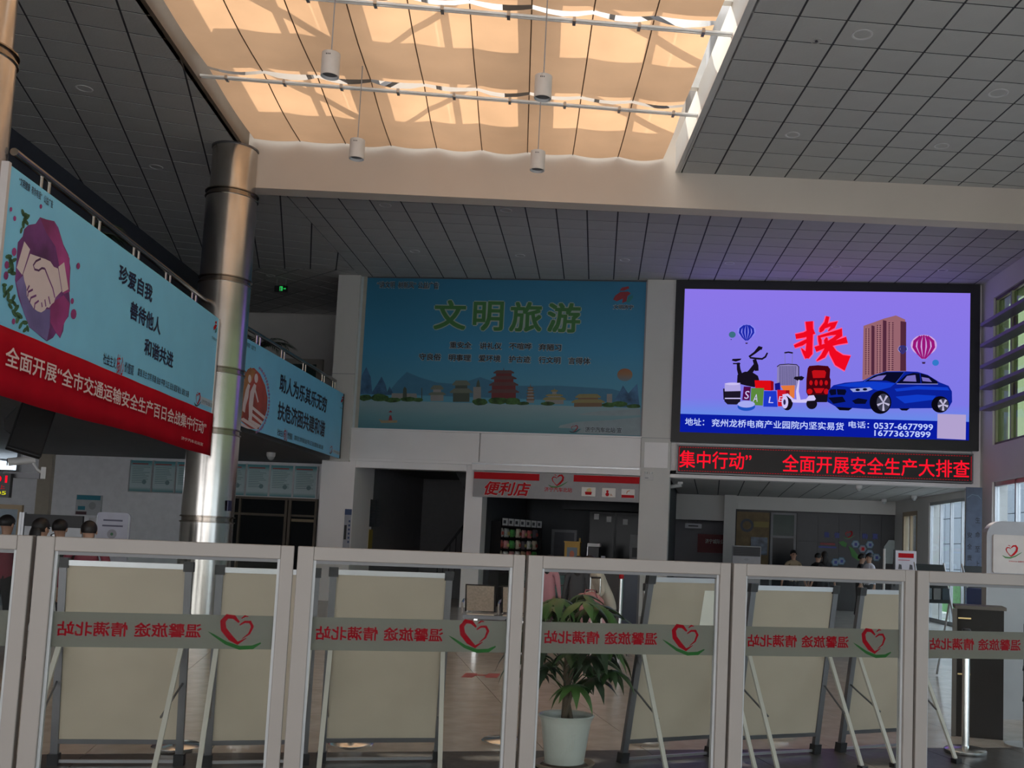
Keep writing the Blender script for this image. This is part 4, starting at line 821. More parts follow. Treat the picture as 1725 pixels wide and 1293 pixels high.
x, z = s1(339, 672); heart_logo(b1, x, z, .42, -.006, green=M_NAVYINK); art(b1, 'caption_strip', [[s1(343, 668), s1(364, 676.5), s1(362.5, 688), s1(343, 681)]], -.004, pm('caption_pale', (.45, .60, .72), .5)); t1(b1, s1, '济宁汽车北站 宣', 346, 673, 362, 687, M_NAVYINK, .0)
# red banner below it
rb = thing('red_banner', 'long red cloth banner with white characters hung under the handshake board', 'banner', O1, R1)
mb = MB(); NX = 40; vs = []; fs = []
for j in range(5):
    for i in range(NX+1):
        x = -.6+(L1+.58)*i/NX; z = 2.765+(3.43-2.765)*j/4; y = -.035-.010*math.sin(x*2.1)*(1-j/4)-.006*math.sin(x*5.3+j)
        vs.append((x, y, z+(-.012*math.sin(x*1.3) if j == 0 else 0)))
for j in range(4):
    for i in range(NX): fs.append((j*(NX+1)+i, j*(NX+1)+i+1, (j+1)*(NX+1)+i+1, (j+1)*(NX+1)+i))
o = mb.add(vs, fs).build('cloth', pm('banner_red', (.42, .004, .016), .9, var=.08, scale=3, spec=.1), rb, True); sm = o.modifiers.new('thick', 'SOLIDIFY'); sm.thickness = .004; sm.offset = 1
WP = pm('banner_white', (.80, .62, .62), .6, var=.02)
t1(rb, s1, '全面开展“全市交通运输安全生产百日会战集中行动”', 9, 581, 348, 733, WP, .02, -.056); t1(rb, s1, '济宁汽车北站宣', 308, 735.5, 344, 752, WP, .012, -.056)
MB().box(L1-.12, L1-.02, -.02, .02, 3.3, 3.43).build('tie_bracket', M_DALU, rb)
# second board
O2, R2, L2 = board_frame((-6.505, 17.3), (-6.45, 24.35)); XO = .47
b2 = thing('slogan_board', 'sky blue board with red round picture of two walkers, beyond the steel column', 'sign', O2, R2, 'blue slogan boards on the balcony')
MB().box(0, L2, 0, .04, 3.43, 4.99).build('board_panel', M_SKYB, b2); MB().box(L2, L2+.06, -.01, .06, 3.43, 4.99).build('edge_trim', M_BLACK, b2)
s2 = Sheet([(105, 60), (1070, 600), (1055, 1240), (35, 915)], L2-XO, 1.56, XO, 3.43)
P2 = lambda *pts: [s2(*p) for p in pts]
t1(b2, s2, '助人为乐其乐无穷', 447, 412, 908, 780, M_NAVYINK, .03, h=1.18); t1(b2, s2, '扶危济困共建和谐', 434, 682, 897, 1020, M_NAVYINK, .03, h=1.18)
corevalues(b2, s2, 425, 980, 577, 1030, 598, 1038, 888, 1130); tline(b2, s2, '有你有我”  公益广告', 100, 118, 203, 168, .085, M_NAVYINK, .014)
RW = pm('red_wash', (.42, .07, .05), .6, var=.35, scale=2); OW = pm('orange_wash', (.45, .20, .07), .6, var=.3, scale=2)
art(b2, 'red_disc', [P2((40, 860), (60, 640), (85, 430), (130, 360), (190, 350), (250, 410), (300, 520), (325, 640), (320, 760), (290, 860), (235, 955), (150, 950))], -.002, RW); art(b2, 'orange_blot', [P2((45, 800), (70, 600), (90, 430), (150, 345), (205, 380), (170, 470), (120, 540), (90, 700), (70, 830))], -.0026, OW)
for k in range(26):
    an = -1.2+2.6*k/25; art(b2, 'confetti_print', [P2(*[(185+155*math.cos(an)+10*math.cos(2*PI*q/5)*random.uniform(.6, 1.4), 660+330*math.sin(an)+16*math.sin(2*PI*q/5)) for q in range(5)])], -.0032, pm('confetti_%d' % (k % 2), [(.25, .20, .55), (.45, .25, .40)][k % 2], .6))
art(b2, 'walker_figure', [aell(lambda *p: P2(*p), 145, 455, 16, 40), P2((130, 500), (105, 560), (75, 700), (70, 770), (95, 790), (105, 720), (130, 640), (140, 560), (150, 520))], -.0036, HWHT); art(b2, 'walker_figure', [aell(lambda *p: P2(*p), 210, 450, 18, 45), P2((190, 500), (150, 580), (135, 700), (135, 860), (165, 880), (175, 740), (185, 640), (195, 580), (225, 690), (235, 680), (205, 560), (210, 520))], -.0036, HWHT)
art(b2, 'crossing_stripe', [P2((170, 720), (305, 830), (290, 855), (165, 750)), P2((150, 775), (280, 880), (265, 905), (150, 805)), P2((130, 840), (255, 915), (240, 940), (130, 870)), P2((40, 855), (80, 840), (230, 935), (215, 962)), P2((35, 880), (170, 955), (120, 950), (35, 912))], -.0038, HWHT)
x, z = s2(968, 1150); heart_logo(b2, x, z, .36, -.006, green=M_NAVYINK); art(b2, 'caption_strip', [P2((985, 1150), (1056, 1172), (1055, 1210), (985, 1185))], -.004, pm('caption_pale', ())); t1(b2, s2, '济宁汽车北站 宣', 995, 1160, 1052, 1200, M_NAVYINK, .0)
corner_emblem(b2, s2, 1058, 670, 26, 90, -.005); t1(b2, s2, '文明济宁', 1040, 728, 1064, 752, M_NAVYINK, .0)
# railings
def railing(label, A, B, z, posts):
    r = thing('balcony_railing', label, 'railing', (A[0], A[1], 3.62), math.atan2(B[1]-A[1], B[0]-A[0]), 'balcony railings'); L = math.hypot(B[0]-A[0], B[1]-A[1]); h = z-3.62
    MB().tube([(0, 0, h), (L, 0, h)], .042, 12).build('handrail', pm('rail_steel', (.30, .28, .27), .25, 1.0), r, True)
    MB().tube([(0, .02, h-.28), (L, .02, h-.28)], .018, 8).build('mid_rail', M_STEEL, r, True)
    for p in posts:
        for q in (-.09, .09): MB().tube([(p+q, 0, 0), (p+q, 0, h)], .021, 8).build('post', M_STEEL, r, True)
railing('stainless steel handrail above the handshake board', (-6.19, 10.1), (-6.77, 17.0), 5.32, [.7, 2.05, 3.35, 4.6, 5.8, 6.7]); railing('dark steel handrail above the two walkers board', (-6.76, 17.45), (-6.70, 24.45), 5.31, [.4, 1.65, 3.1, 4.55, 6.0, 6.9])
# palms on the balcony
def palm(label, x, y, h, n=15, rad=.75):
    p = thing('potted_palm', label, 'plant', (x, y, 3.62), 0, 'potted palms on the balcony')
    MB().lathe([(.16, 0), (.2, .05), (.24, .42), (.26, .44), (.22, .44), (.2, .38)], n=20).build('pot', pm('pot_brown', (.12, .08, .06), .5), p, True)
    MB().tube([(0, 0, .38), (.02, 0, h*.5), (0, .02, h*.72)], [.05, .045, .03], 8).build('trunk', pm('palm_trunk', (.10, .07, .04), .9), p, True)
    G = pm('palm_green', (.018, .045, .02), .5, var=.4)
    for k in range(n):
        a = 2*PI*k/n+random.uniform(-.15, .15); el = random.uniform(.35, 1.1); mb = MB(); pts = []
        for q in range(7):
            t = q/6; d = rad*t; pts.append((math.cos(a)*d, math.sin(a)*d, h*.72+rad*(el*t-1.0*el*t*t*.75)))
        mb.tube(pts, [.012*(1-.7*q/6) for q in range(7)], 4)
        for q in range(1, 7):
            c = Vector(pts[q]); T = (Vector(pts[q])-Vector(pts[q-1])).normalized(); S = T.cross(Vector((0, 0, 1))).normalized()
            for sgn in (-1, 1):
                for f in (0, .5):
                    b0 = c-T*(f*.12); tip = b0+S*sgn*.20*(1-.5*q/6)+T*.16-Vector((0, 0, .05)); mb.add([tuple(b0-T*.02), tuple(b0+T*.025), tuple(tip)], [(0, 1, 2)])
        mb.build('frond', G, p)
palm('dark potted palm behind the railing beyond the column', -7.62, 21.4, 2.5); palm('dark potted palm half hidden by the steel column', -7.78, 19.3, 2.2, 11); palm('potted palm behind the handshake board railing', -7.3, 13.4, 2.5, 13, .6)
# ------------------------------------------------------------------ notices and shop front under the balcony
M_TEAL = gradz('notice_print', [(0, (.10, .30, .34)), (.14, (.52, .64, .66)), (.80, (.45, .60, .62)), (.93, (.14, .36, .40)), (1, (.10, .30, .34))], 2.53, 3.34, rough=.25)
for k in range(8):
    u = -12.80+.642*k
    nb = thing('notice_board', 'teal glass notice panel, %s in the row under the balcony' % ['leftmost', 'second from left', 'third from left', 'fourth from left', 'fourth from right', 'third from right', 'second from right', 'rightmost'][k], 'notice', WO, WR, 'row of notice panels under the balcony')
    MB().box(u+.02, u+.62, 1.22, 1.27, 2.53, 3.34).build('sheet', M_TEAL, nb)
    for a, b_ in ((u+.002, u+.02), (u+.62, u+.638)): MB().box(a, b_, 1.19, 1.27, 2.52, 3.35).build('frame_bar', M_ALU, nb)
    MB().box(u, u+.637, 1.2, 1.27, 2.505, 2.53).build('frame_bar', M_ALU, nb)
    MB().box(u+.06, u+.5, 1.214, 1.22, 3.24, 3.27).build('heading_line', pm('notice_red', (.35, .08, .08), .5), nb)
    for q in range(10):
        ln = random.uniform(.25, .5); MB().box(u+.07, u+.07+ln, 1.216, 1.22, 3.16-.045*q, 3.172-.045*q).build('text_line', pm('notice_ink', (.16, .26, .28), .5), nb)
    MB().plate(disc(u+.42, 2.78, .06), 1.2175).build('round_stamp', pm('notice_ink', ()), nb)
sf_ = thing('glazed_shopfront', 'dark glazed shop front with bronze frames under the notice panels', 'shop front', WO, WR)
MB().box(-10.6, -7.62, 1.20, 1.27, 0, 2.5).build('dark_pane', M_DARKGLASS, sf_)
for a in ((-10.6, -7.60, 2.44, 2.50), (-10.6, -8.42, 2.02, 2.08), (-8.30, -7.60, 2.03, 2.08)): MB().box(a[0], a[1], 1.14, 1.20, a[2], a[3]).build('transom', M_BROWN, sf_)
for u, w in ((-9.67, .05), (-8.42, .07), (-8.32, .07), (-7.63, .05), (-10.6, .05)): MB().box(u-w/2, u+w/2, 1.13, 1.20, 0, 2.5).build('mullion', M_BROWN, sf_)
MB().box(-8.27, -7.66, 1.16, 1.20, 1.9, 1.97).build('door_rail', pm('door_bronze', (.24, .19, .12), .4, .4), sf_)
w4 = struct(place(MB().box(-17.2, -15.9, 1.2, 1.27, 2.90, 2.97).box(-16.0, -15.9, 1.2, 1.27, 2.95, 3.42).build('window_4', M_ALU), WO, WR), 'small bright window high at the left end')
MB().box(-17.2, -16.0, 1.24, 1.26, 2.97, 3.42).build('pane', M_PALEGLASS, w4)
po = thing('wall_poster', 'white poster with teal heading on the wall under the balcony', 'poster', WO, WR)
MB().box(-14.22, -13.52, 1.2, 1.27, 1.85, 2.38).build('sheet', pm('poster_white', (.50, .52, .54), .4), po); MB().box(-14.2, -13.54, 1.195, 1.2, 2.25, 2.37).build('heading', pm('poster_teal', (.05, .25, .33), .4), po)
MB().box(-14.15, -13.95, 1.195, 1.2, 1.98, 2.08).build('picture', pm('poster_teal', ()), po); MB().plate(disc(-13.75, 2.10, .10), 1.195).build('round_picture', M_GREY, po); MB().box(-14.2, -13.9, 1.195, 1.2, 1.86, 1.94).build('picture', pm('poster_dark', (.10, .05, .06), .5), po)
# hanging monitor, bullet camera, dome cameras
tv = thing('hanging_monitor', 'black flat monitor seen edge on, hung under the red banner', 'monitor', (-7.38, 12.95, 2.74), math.radians(38))
m0 = MB().box(-.20, .20, -.05, .05, -.33, .33).build('case', M_BLACK, tv, bevel=.01); m0.rotation_euler = (math.radians(-16), math.radians(14), 0)
m1 = MB().box(-.18, .18, -.056, -.05, -.29, .31).build('screen_glass', pm('monitor_grey', (.035, .035, .035), .3), tv); m1.rotation_euler = (math.radians(-16), math.radians(14), 0)
MB().tube([(0, .05, .2), (0, .1, .68)], .025, 8).build('mount', M_BLACK, tv, True); MB().tube([(-.19, 0, .28), (-.30, .02, .12), (-.28, .02, -.02), (-.20, .0, -.08)], .007, 5).build('cable', M_BLACK, tv, True)
cc = thing('bullet_camera', 'white bullet security camera below the hanging monitor', 'camera', (-8.02, 14.0, 2.28), math.radians(-60))
c1 = MB().tube([(0, -.20, .10), (0, .12, .16)], .055, 12).build('body', M_LAMP, cc, True); MB().tube([(0, -.215, .10), (0, -.20, .10)], .05, 12).build('lens', M_BLACK, cc, True); MB().tube([(0, .08, .14), (.04, .16, .02), (.04, .22, -.02)], .018, 8).build('arm', M_LAMP, cc, True); MB().box(-.02, .10, .20, .26, -.10, .06).build('mount_plate', M_LAMP, cc)
cp = tag(MB().box(-8.35, -7.86, 14.1, 14.22, 2.18, 2.26).build('camera_shelf', M_DALU), 'dark bracket shelf carrying the bullet camera above the number display', 'shelf')
nbd = thing('number_display', 'black number display with red and yellow digits at the left edge', 'display', (-8.40, 14.0, 1.9), math.radians(8))
MB().box(-.5, .20, -.02, .06, 0, .33).build('case', M_BLACK, nbd); text(nbd, '01', -.02, .20, .16, .30, -.024, RL, 'digits', .02); text(nbd, '上', .06, .115, .14, .17, -.024, RD, 'digits', .0); text(nbd, '2605', -.10, .035, .16, .085, -.024, emit('digit_yellow', srgb(220, 220, 40), .8), 'digits', .02)
for x, y, z, lab, s in ((-7.77, 23.39, 3.42, 'white dome camera under the balcony beyond the column', 1.0), (5.99, 24.25, 3.30, 'white dome camera under the ticker', .8), (8.0, 29.4, 3.30, 'white dome camera farthest under the screen', .8), (8.2, 27.2, 3.30, 'white dome camera near the ticket hall glass', .8)):
    d = thing('dome_camera', lab, 'camera', (x, y, z), 0, 'dome cameras'); MB().lathe([(.10*s, 0), (.10*s, -.06*s), (.085*s, -.10*s)], n=16).build('base', M_LAMP, d, True); MB().sphere((0, 0, -.10*s), .08*s).build('dome', pm('dome_grey', (.45, .45, .45), .2), d, True)
bc = thing('bullet_camera', 'white bullet camera on the pillar under the left end of the ticker', 'camera', wf(1.60, .7, 3.12), WR)
MB().tube([(-.12, 0, 0), (.14, -.06, .04)], .05, 12).build('body', M_LAMP, bc, True); MB().tube([(-.12, 0, 0), (-.2, 0, 0)], .02, 8).build('arm', M_LAMP, bc, True); MB().box(.05, .17, -.10, .0, .06, .12).build('sunshade', M_LAMP, bc)
# counter windows and stands on the left
kc = thing('service_counter', 'silver and black counter kiosk at the left behind the fence', 'counter', (-8.15, 15.2, 0), 0)
MB().box(-.42, .45, -.1, .5, 0, 1.30).build('cabinet', pm('counter_white', (.55, .56, .58), .4), kc); MB().box(-.40, .45, -.14, -.10, 1.52, 1.70).build('black_header', M_BLACK, kc); MB().box(-.40, .45, -.13, -.09, 1.30, 1.52).build('white_panel', pm('counter_panel', (.50, .52, .55), .25), kc)
for x in (-.47, -.43): MB().box(x-.018, x+.018, -.14, -.08, 0, 1.72).build('post', M_ALU, kc)
MB().plate(disc(.10, 1.40, .11, .035), -.133).build('speak_hole', M_BLACK, kc); MB().plate(disc(.10, 1.40, .085, .022), -.135).build('speak_rim', M_ALU, kc); MB().box(.47, .66, .0, .08, 0, 1.68).build('side_panel', M_GREY, kc)
lp = thing('rounded_notice_stand', 'pale lavender rounded notice board on a stand, left of the column', 'sign', (-7.20, 14.95, 0), 0)
def rrect(x0, x1, z0, z1, r, n=6):
    out = []
    for cx, cz, a in ((x1-r, z1-r, 0), (x0+r, z1-r, PI/2), (x0+r, z0+r, PI), (x1-r, z0+r, 1.5*PI)):
        out += [(cx+r*math.cos(a+PI/2*k/n), cz+r*math.sin(a+PI/2*k/n)) for k in range(n+1)]
    return out
MB().plate(rrect(-.25, .25, .55, 1.77, .07), 0, .03).build('board', pm('stand_lavender', (.42, .43, .52), .4), lp); MB().box(-.03, .03, .03, .06, 0, 1.2).build('post', M_ALU, lp); MB().box(-.22, .22, -.15, .2, 0, .02).build('base', M_ALU, lp)
for x in (-.235, .235): MB().tube([(x, -.006, 1.2), (x, -.006, 1.72)], .008, 6).build('edge_tube', M_ALU, lp)
for z, w in ((1.655, .28), (1.575, .30)): MB().box(-w/2, w/2, -.004, 0, z-.012, z+.012).build('text_line', pm('stand_ink', (.10, .10, .15), .5), lp)
MB().plate(disc(0, 1.455, .07), -.004).build('round_picture', pm('stand_grey', (.28, .28, .32), .5), lp); MB().plate(disc(0, 1.455, .022), -.006).build('round_picture_centre', pm('stand_green', (.05, .15, .08), .5), lp)
dr = thing('framed_glass_door', 'tan framed glass door leaf at the left edge', 'door', (-10.7, 18.2, 0), 0)
MB().box(-.7, .30, 0, .02, .1, 1.80).build('pane', M_PALEGLASS, dr)
for a in ((.24, .31, 0, 1.88), (-.7, .24, 1.80, 1.88)): MB().box(a[0], a[1], -.02, .04, a[2], a[3]).build('frame_bar', pm('tan_frame', ()), dr)
MB().plate(disc(.07, 1.58, .09), -.004).build('red_decal', M_RED, dr)
# notices in the stair room and on the pier
for u0, u1, z0, z1, lab, m in ((-6.24, -6.24, 1.85, 2.55, 'dark framed notice panel on the stair room wall', M_DGREY),):
    nn = thing('dark_notice', lab, 'notice', wf(-6.24, 1.2), WR+PI/2)
    for k in range(2): MB().box(.02+.42*k, .40+.42*k, -.03, 0, z0, z1).build('leaf', pm('notice_dark', (.06, .07, .08), .3), nn)
    for k in range(2):
        for q in range(7): MB().box(.07+.42*k, .34+.42*k, -.034, -.03, z1-.1-.08*q, z1-.085-.08*q).build('text_line', pm('notice_dim_ink', (.16, .17, .18), .5), nn)
    yb = tag(place(MB().box(.03, .32, -.03, 0, .95, 1.78).build('yellow_notice', pm('notice_yellow', (.35, .27, .05), .5)), wf(-6.24, 1.2), WR+PI/2), 'yellow notice strip below the dark notice in the stair room', 'notice')
pp = thing('pier_poster', 'narrow poster with blue heading on the white pier', 'poster', wf(-6.27, -.06), WR)
MB().box(-.13, .04, -.012, 0, 1.25, 2.24).build('sheet', pm('pier_poster_grey', (.35, .36, .42), .4), pp); MB().box(-.13, .04, -.015, -.012, 2.10, 2.24).build('heading', pm('poster_navy', (.03, .06, .16), .4), pp)
MB().box(-.12, -.06, -.015, -.012, 1.5, 1.85).build('picture', M_BLACK, pp)
for q in range(6): MB().box(-.02, .02, -.015, -.012, 1.42+.10*q, 1.47+.10*q).build('text_block', pm('poster_navy', ()), pp)
# stairs inside the opening
st = thing('staircase', 'dark staircase with railing rising to the right inside the stair opening', 'stairs', WO, WR)
for k in range(12): MB().box(-4.95+.12*k, -3.5, 3.4+.26*0, 5.4, .17*k, .17*(k+1)).build('step', M_DGREY, st) if k < 9 else None
MB().tube([(-5.0, 3.35, 1.0), (-3.75, 3.35, 2.75)], .035, 8).build('handrail', M_BLACK, st, True)
for k in range(8): MB().tube([(-4.95+.16*k, 3.35, .12+.17*k), (-4.95+.16*k, 3.35, 1.05+.225*k)], .014, 6).build('baluster', M_BLACK, st)
MB().add([(-4.3, 2.2, 3.41), (-3.46, 2.2, 3.41), (-3.46, 2.2, 2.0), (-4.3, 3.3, 3.41), (-3.46, 3.3, 3.41), (-3.46, 3.3, 2.0)], [(0, 1, 2), (5, 4, 3), (0, 2, 5, 3), (1, 0, 3, 4), (2, 1, 4, 5)]).build('upper_flight', M_BLACK, st)
# ------------------------------------------------------------------ shop inside
gs = thing('shop_shelf', 'tall black shop shelf with white header cards, left in the shop', 'shelf', (-2.625, 25.6, 0), math.radians(64))
MB().box(0, .03, 0, .45, 0, 2.12).build('end_panel', M_BLACK, gs); MB().box(2.07, 2.10, 0, .45, 0, 2.12).build('end_panel', M_BLACK, gs); MB().box(.03, 2.07, .42, .45, 0, 2.12).build('back_panel', M_BLACK, gs)
for z in (.15, .45, .80, 1.13, 1.41, 1.70, 1.99): MB().box(.03, 2.07, 0, .42, z, z+.025).build('shelf_board', pm('shelf_dark', (.03, .02, .02), .5), gs)
for k in range(7): MB().box(.06+.29*k, .31+.29*k, -.006, .0, 2.02, 2.20).build('header_card', pm('card_white', (.72, .72, .72), .5), gs)
for k in range(7): MB().box(.10+.29*k, .22+.29*k, -.009, -.006, 2.07, 2.15).build('card_print', M_DGREY, gs)
cols = {'white': (.65, .62, .58), 'grey': (.40, .42, .40), 'green': (.08, .30, .08), 'cream': (.60, .52, .40), 'pink': (.60, .28, .28), 'red and white': (.60, .16, .15), 'dark': (.12, .10, .12), 'brown': (.35, .22, .14)}
rows = [(1.725, ['white', 'grey', 'green', 'cream', 'pink', 'red and white', 'dark'], 'upper row'), (1.435, ['red and white', 'pink', 'green', 'cream', 'dark', 'white', 'cream'], 'middle row'), (1.155, ['cream', 'white', 'pink', 'white', 'brown', 'red and white', 'green'], 'lowest visible row')]
ordn = ['first', 'second', 'third', 'fourth', 'fifth', 'sixth', 'seventh']
ca, sa = math.cos(math.radians(64)), math.sin(math.radians(64))
for z, row, rn in rows:
    for k, cn in enumerate(row):
        lx = .06+.29*k+.125; w = random.uniform(.19, .23); h = random.uniform(.21, .245)
        p = thing('snack_pack', '%s snack pack on the shop shelf, %s, %s from the left' % (cn, rn, ordn[k]), 'snack', (-2.625+lx*ca-.12*(-sa)*-1, 25.6+lx*sa+.12*ca, z), math.radians(64), 'snack packs on the shop shelf')
        mb = MB(); hw = w/2
        prof = [(0, .012), (.03, .05), (h*.5, .065), (h-.03, .045), (h, .006)]; vs = []; fs = []
        for zz, d in prof:
            for x, dd in ((-hw, .3), (-hw*.6, .9), (0, 1), (hw*.6, .9), (hw, .3)): vs.append((x, -d*dd, zz))
            for x, dd in ((hw, .3), (hw*.6, .9), (0, 1), (-hw*.6, .9), (-hw, .3)): vs.append((x, d*dd, zz))
        n = 10
        for j in range(4):
            for i in range(n): fs.append((j*n+i, j*n+(i+1) % n, (j+1)*n+(i+1) % n, (j+1)*n+i))
        fs += [tuple(range(n-1, -1, -1)), tuple(range(4*n, 5*n))]
        mb.add(vs, fs).build('pouch', pm('snack_'+cn.replace(' ', '_'), cols[cn], .35, var=.35, scale=18), p, True)
        MB().plate([(-hw*.55, h*.25), (hw*.55, h*.25), (hw*.55, h*.6), (-hw*.55, h*.6)], -.069).build('print_panel', pm('snack_print_%d' % (k % 3), [(.5, .1, .08), (.6, .55, .2), (.12, .25, .12)][k % 3], .4), p)
sd_ = thing('shop_back_door', 'grey door in the rear wall of the shop', 'door', WO, WR)
MB().box(-2.15, -1.55, 5.93, 6.0, 0, 1.97).build('leaf', pm('door_grey', (.15, .155, .175), .5), sd_)
for a in ((-2.23, -2.15, 0, 2.05), (-1.55, -1.47, 0, 2.05), (-2.15, -1.55, 1.97, 2.05)): MB().box(a[0], a[1], 5.90, 6.0, a[2], a[3]).build('frame_bar', pm('door_frame_grey', (.33, .34, .36), .5), sd_)
fr = thing('drinks_cooler', 'dark glass fronted drinks cooler at the right of the shop', 'cooler', WO, WR)
MB().box(-.98, .84, 4.85, 5.5, 0, 2.58).build('cabinet', M_BLACK, fr)
for a, b_ in ((-.96, -.26), (-.20, .82)): MB().box(a, b_, 4.81, 4.85, .1, 2.54).build('glass_door', M_DARKGLASS, fr)
MB().box(-.26, -.20, 4.79, 4.85, 0, 2.58).build('door_post', pm('cooler_post', (.08, .085, .09), .5), fr)
for u, z in ((-.78, 2.50), (-.42, 2.44), (.05, 2.38)): MB().box(u-.07, u+.07, 4.77, 4.775, z-.14, z+.02).build('price_card', pm('card_white', ()), fr)
for z in (.7, 1.2, 1.7): MB().box(-.96, .82, 4.86, 5.4, z, z+.02).build('inner_shelf', M_DGREY, fr)
ct = thing('shop_counter', 'dark shop counter behind the fence', 'counter', WO, WR)
MB().box(-1.7, .74, 1.0, 1.6, 0, .95).build('body', pm('counter_dark', (.06, .05, .05), .5), ct); MB().box(-1.74, .76, .95, 1.65, .95, 1.0).build('top', pm('counter_top', (.12, .10, .09), .3), ct)
ob = thing('orange_display_box', 'orange yellow cardboard display box on the shop counter', 'display box', wf(-.94, 1.25, 1.0), WR)
MB().box(-.19, .19, -.12, .12, 0, .66).build('box', pm('card_orange', (.48, .28, .04), .5), ob); MB().box(-.21, .21, -.14, .14, .66, .69).build('lid', pm('card_orange', ()), ob); MB().plate([(-.13, .2), (.13, .2), (.13, .54), (-.13, .54)], -.125).build('picture', pm('box_picture', (.18, .22, .26), .5), ob); MB().plate(disc(0, .37, .06, .09), -.128).build('picture_figure', pm('box_red', (.45, .12, .06), .5), ob); MB().box(.15, .19, -.02, .0, .69, .78).build('tab', pm('card_orange', ()), ob)
rg = thing('counter_machine', 'black counter machine with a white lid in the shop', 'machine', wf(-.40, 1.25, 1.0), WR)
MB().box(-.14, .13, -.12, .15, 0, .56).build('body', M_BLACK, rg); MB().box(-.16, .16, -.15, .15, .58, .66).build('lid', pm('lid_white', (.62, .62, .64), .4), rg, bevel=.01); MB().box(-.16, -.145, -.13, -.11, 0, .58).build('side_post', M_ALU, rg)
pt = thing('card_reader', 'small pale card reader beside the counter machine', 'card reader', wf(-.16, 1.2, 1.0), WR)
MB().box(-.05, .05, -.03, .03, 0, .36).build('body', pm('reader_grey', (.35, .38, .44), .4), pt); MB().box(-.04, .04, -.034, -.03, .2, .33).build('display', pm('reader_blue', (.06, .10, .25), .3), pt)
dp = thing('drink_dispenser', 'grey drink dispenser at the right end of the shop', 'machine', wf(.55, 3.4, 0), WR)
MB().box(-.22, .22, -.2, .2, 0, 1.95).build('cabinet', pm('dispenser_grey', (.20, .20, .21), .4), dp); MB().box(-.15, .12, -.22, -.2, 1.35, 1.6).build('dispense_bay', M_BLACK, dp); MB().box(.16, .20, -.23, -.2, 1.3, 1.9).build('side_light', pm('dispenser_pale', (.45, .45, .45), .4), dp)
for k in range(4):
    i, j = k % 2, k//2
    cb = thing('drink_carton', 'teal drink carton pack low in the shop, %s %s' % (['lower', 'upper'][j], ['left', 'right'][i]), 'carton', wf(-1.95+.62*i, .75, .36+.27*j), WR, 'teal carton packs')
    MB().box(-.3, .3, -.15, .15, 0, .22).build('pack', pm('carton_teal', (.05, .13, .12), .5, var=.5, scale=12), cb); MB().box(-.2, .2, -.153, -.15, .06, .16).build('print_panel', pm('carton_print', (.12, .20, .18), .5), cb)
lwr = tag(place(MB().box(-2.35, -.95, .55, .95, 0, .34).box(-2.35, -2.3, .55, .95, .34, 1.0).box(-1.0, -.95, .55, .95, .34, 1.0).box(-2.3, -1.0, .9, .95, .34, 1.0).box(-2.3, -1.0, .55, .95, .605, .62).build('carton_rack', M_BLACK), WO, WR), 'low black rack holding the teal cartons in the shop', 'rack')
# ------------------------------------------------------------------ ticket hall fittings
ac = thing('air_conditioner', 'white floor standing air conditioner with black grille in the ticket hall', 'air conditioner', (3.90, 28.2, 0), WR)
MB().box(-.39, .39, -.2, .2, 0, 1.78).build('cabinet', pm('ac_white', (.42, .42, .44), .4), ac, bevel=.015); MB().box(-.37, .37, -.21, -.2, 1.50, 1.75).build('grille', M_BLACK, ac)
for q in range(5): MB().box(-.36, .36, -.222, -.21, 1.52+.045*q, 1.53+.045*q).build('louvre', M_DGREY, ac)
MB().plate(disc(0, 1.41, .06, .03), -.205).build('badge', M_GREY, ac)
tp = thing('tan_wall_display', 'tan wall display with round emblem and mountain picture in the ticket hall', 'display', WO, WR)
MB().box(3.24, 4.22, 6.93, 7.0, 1.0, 2.83).build('panel', pm('panel_tan', (.17, .115, .05), .6, var=.2), tp); MB().plate(disc(3.55, 2.42, .2), 6.92).build('round_emblem', pm('emblem_navy', (.035, .045, .07), .5), tp); MB().plate(disc(3.55, 2.42, .13), 6.915).build('emblem_inner', pm('panel_tan', ()), tp); MB().box(3.75, 4.2, 6.915, 6.93, 2.38, 2.55).build('caption_block', pm('panel_dim_yellow', (.25, .20, .06), .6), tp); MB().box(3.68, 4.18, 6.90, 6.93, 1.55, 2.08).build('mountain_picture', pm('picture_blue', (.07, .10, .15), .4, var=.7, scale=6), tp)
d3 = struct(place(MB().box(4.26, 4.33, 6.9, 7.0, 0, 2.84).box(4.95, 5.02, 6.9, 7.0, 0, 2.84).box(4.33, 4.95, 6.9, 7.0, 2.08, 2.15).box(4.33, 4.95, 6.9, 7.0, 2.78, 2.84).build('door_3', pm('door_frame_dim', (.22, .22, .23), .5)), WO, WR), 'aluminium framed dark glass door in the ticket hall')
MB().box(4.33, 4.95, 6.94, 6.98, 0, 2.08).build('pane', M_DARKGLASS, d3); MB().box(4.33, 4.95, 6.94, 6.98, 2.15, 2.78).build('pane', pm('green_dark_glass', (.03, .06, .05), .15, spec=.1), d3)
wl = thing('ticket_wall_lettering', 'blue wall lettering with heart emblem and hexagons in the ticket hall', 'sign', WO, WR)
BI = pm('letter_blue', (.05, .07, .32), .5); YW = 6.955
for ch, u in (('微', 5.86), ('信', 6.16), ('购', 6.98), ('票', 7.28)): text(wl, ch, u-.01, 2.15, u+.15, 2.32, YW, BI, 'letter', .03, thick=.02)
heart_logo(wl, 6.58, 2.27, .44, YW); MB().box(5.74, 6.18, YW, 6.975, 1.93, 1.99).build('red_caption', pm('caption_red', (.28, .03, .04), .5), wl); MB().box(5.70, 6.22, YW, 6.975, 1.84, 1.89).build('blue_caption', BI, wl)
GL = pm('decal_green', (.05, .22, .04), .5)
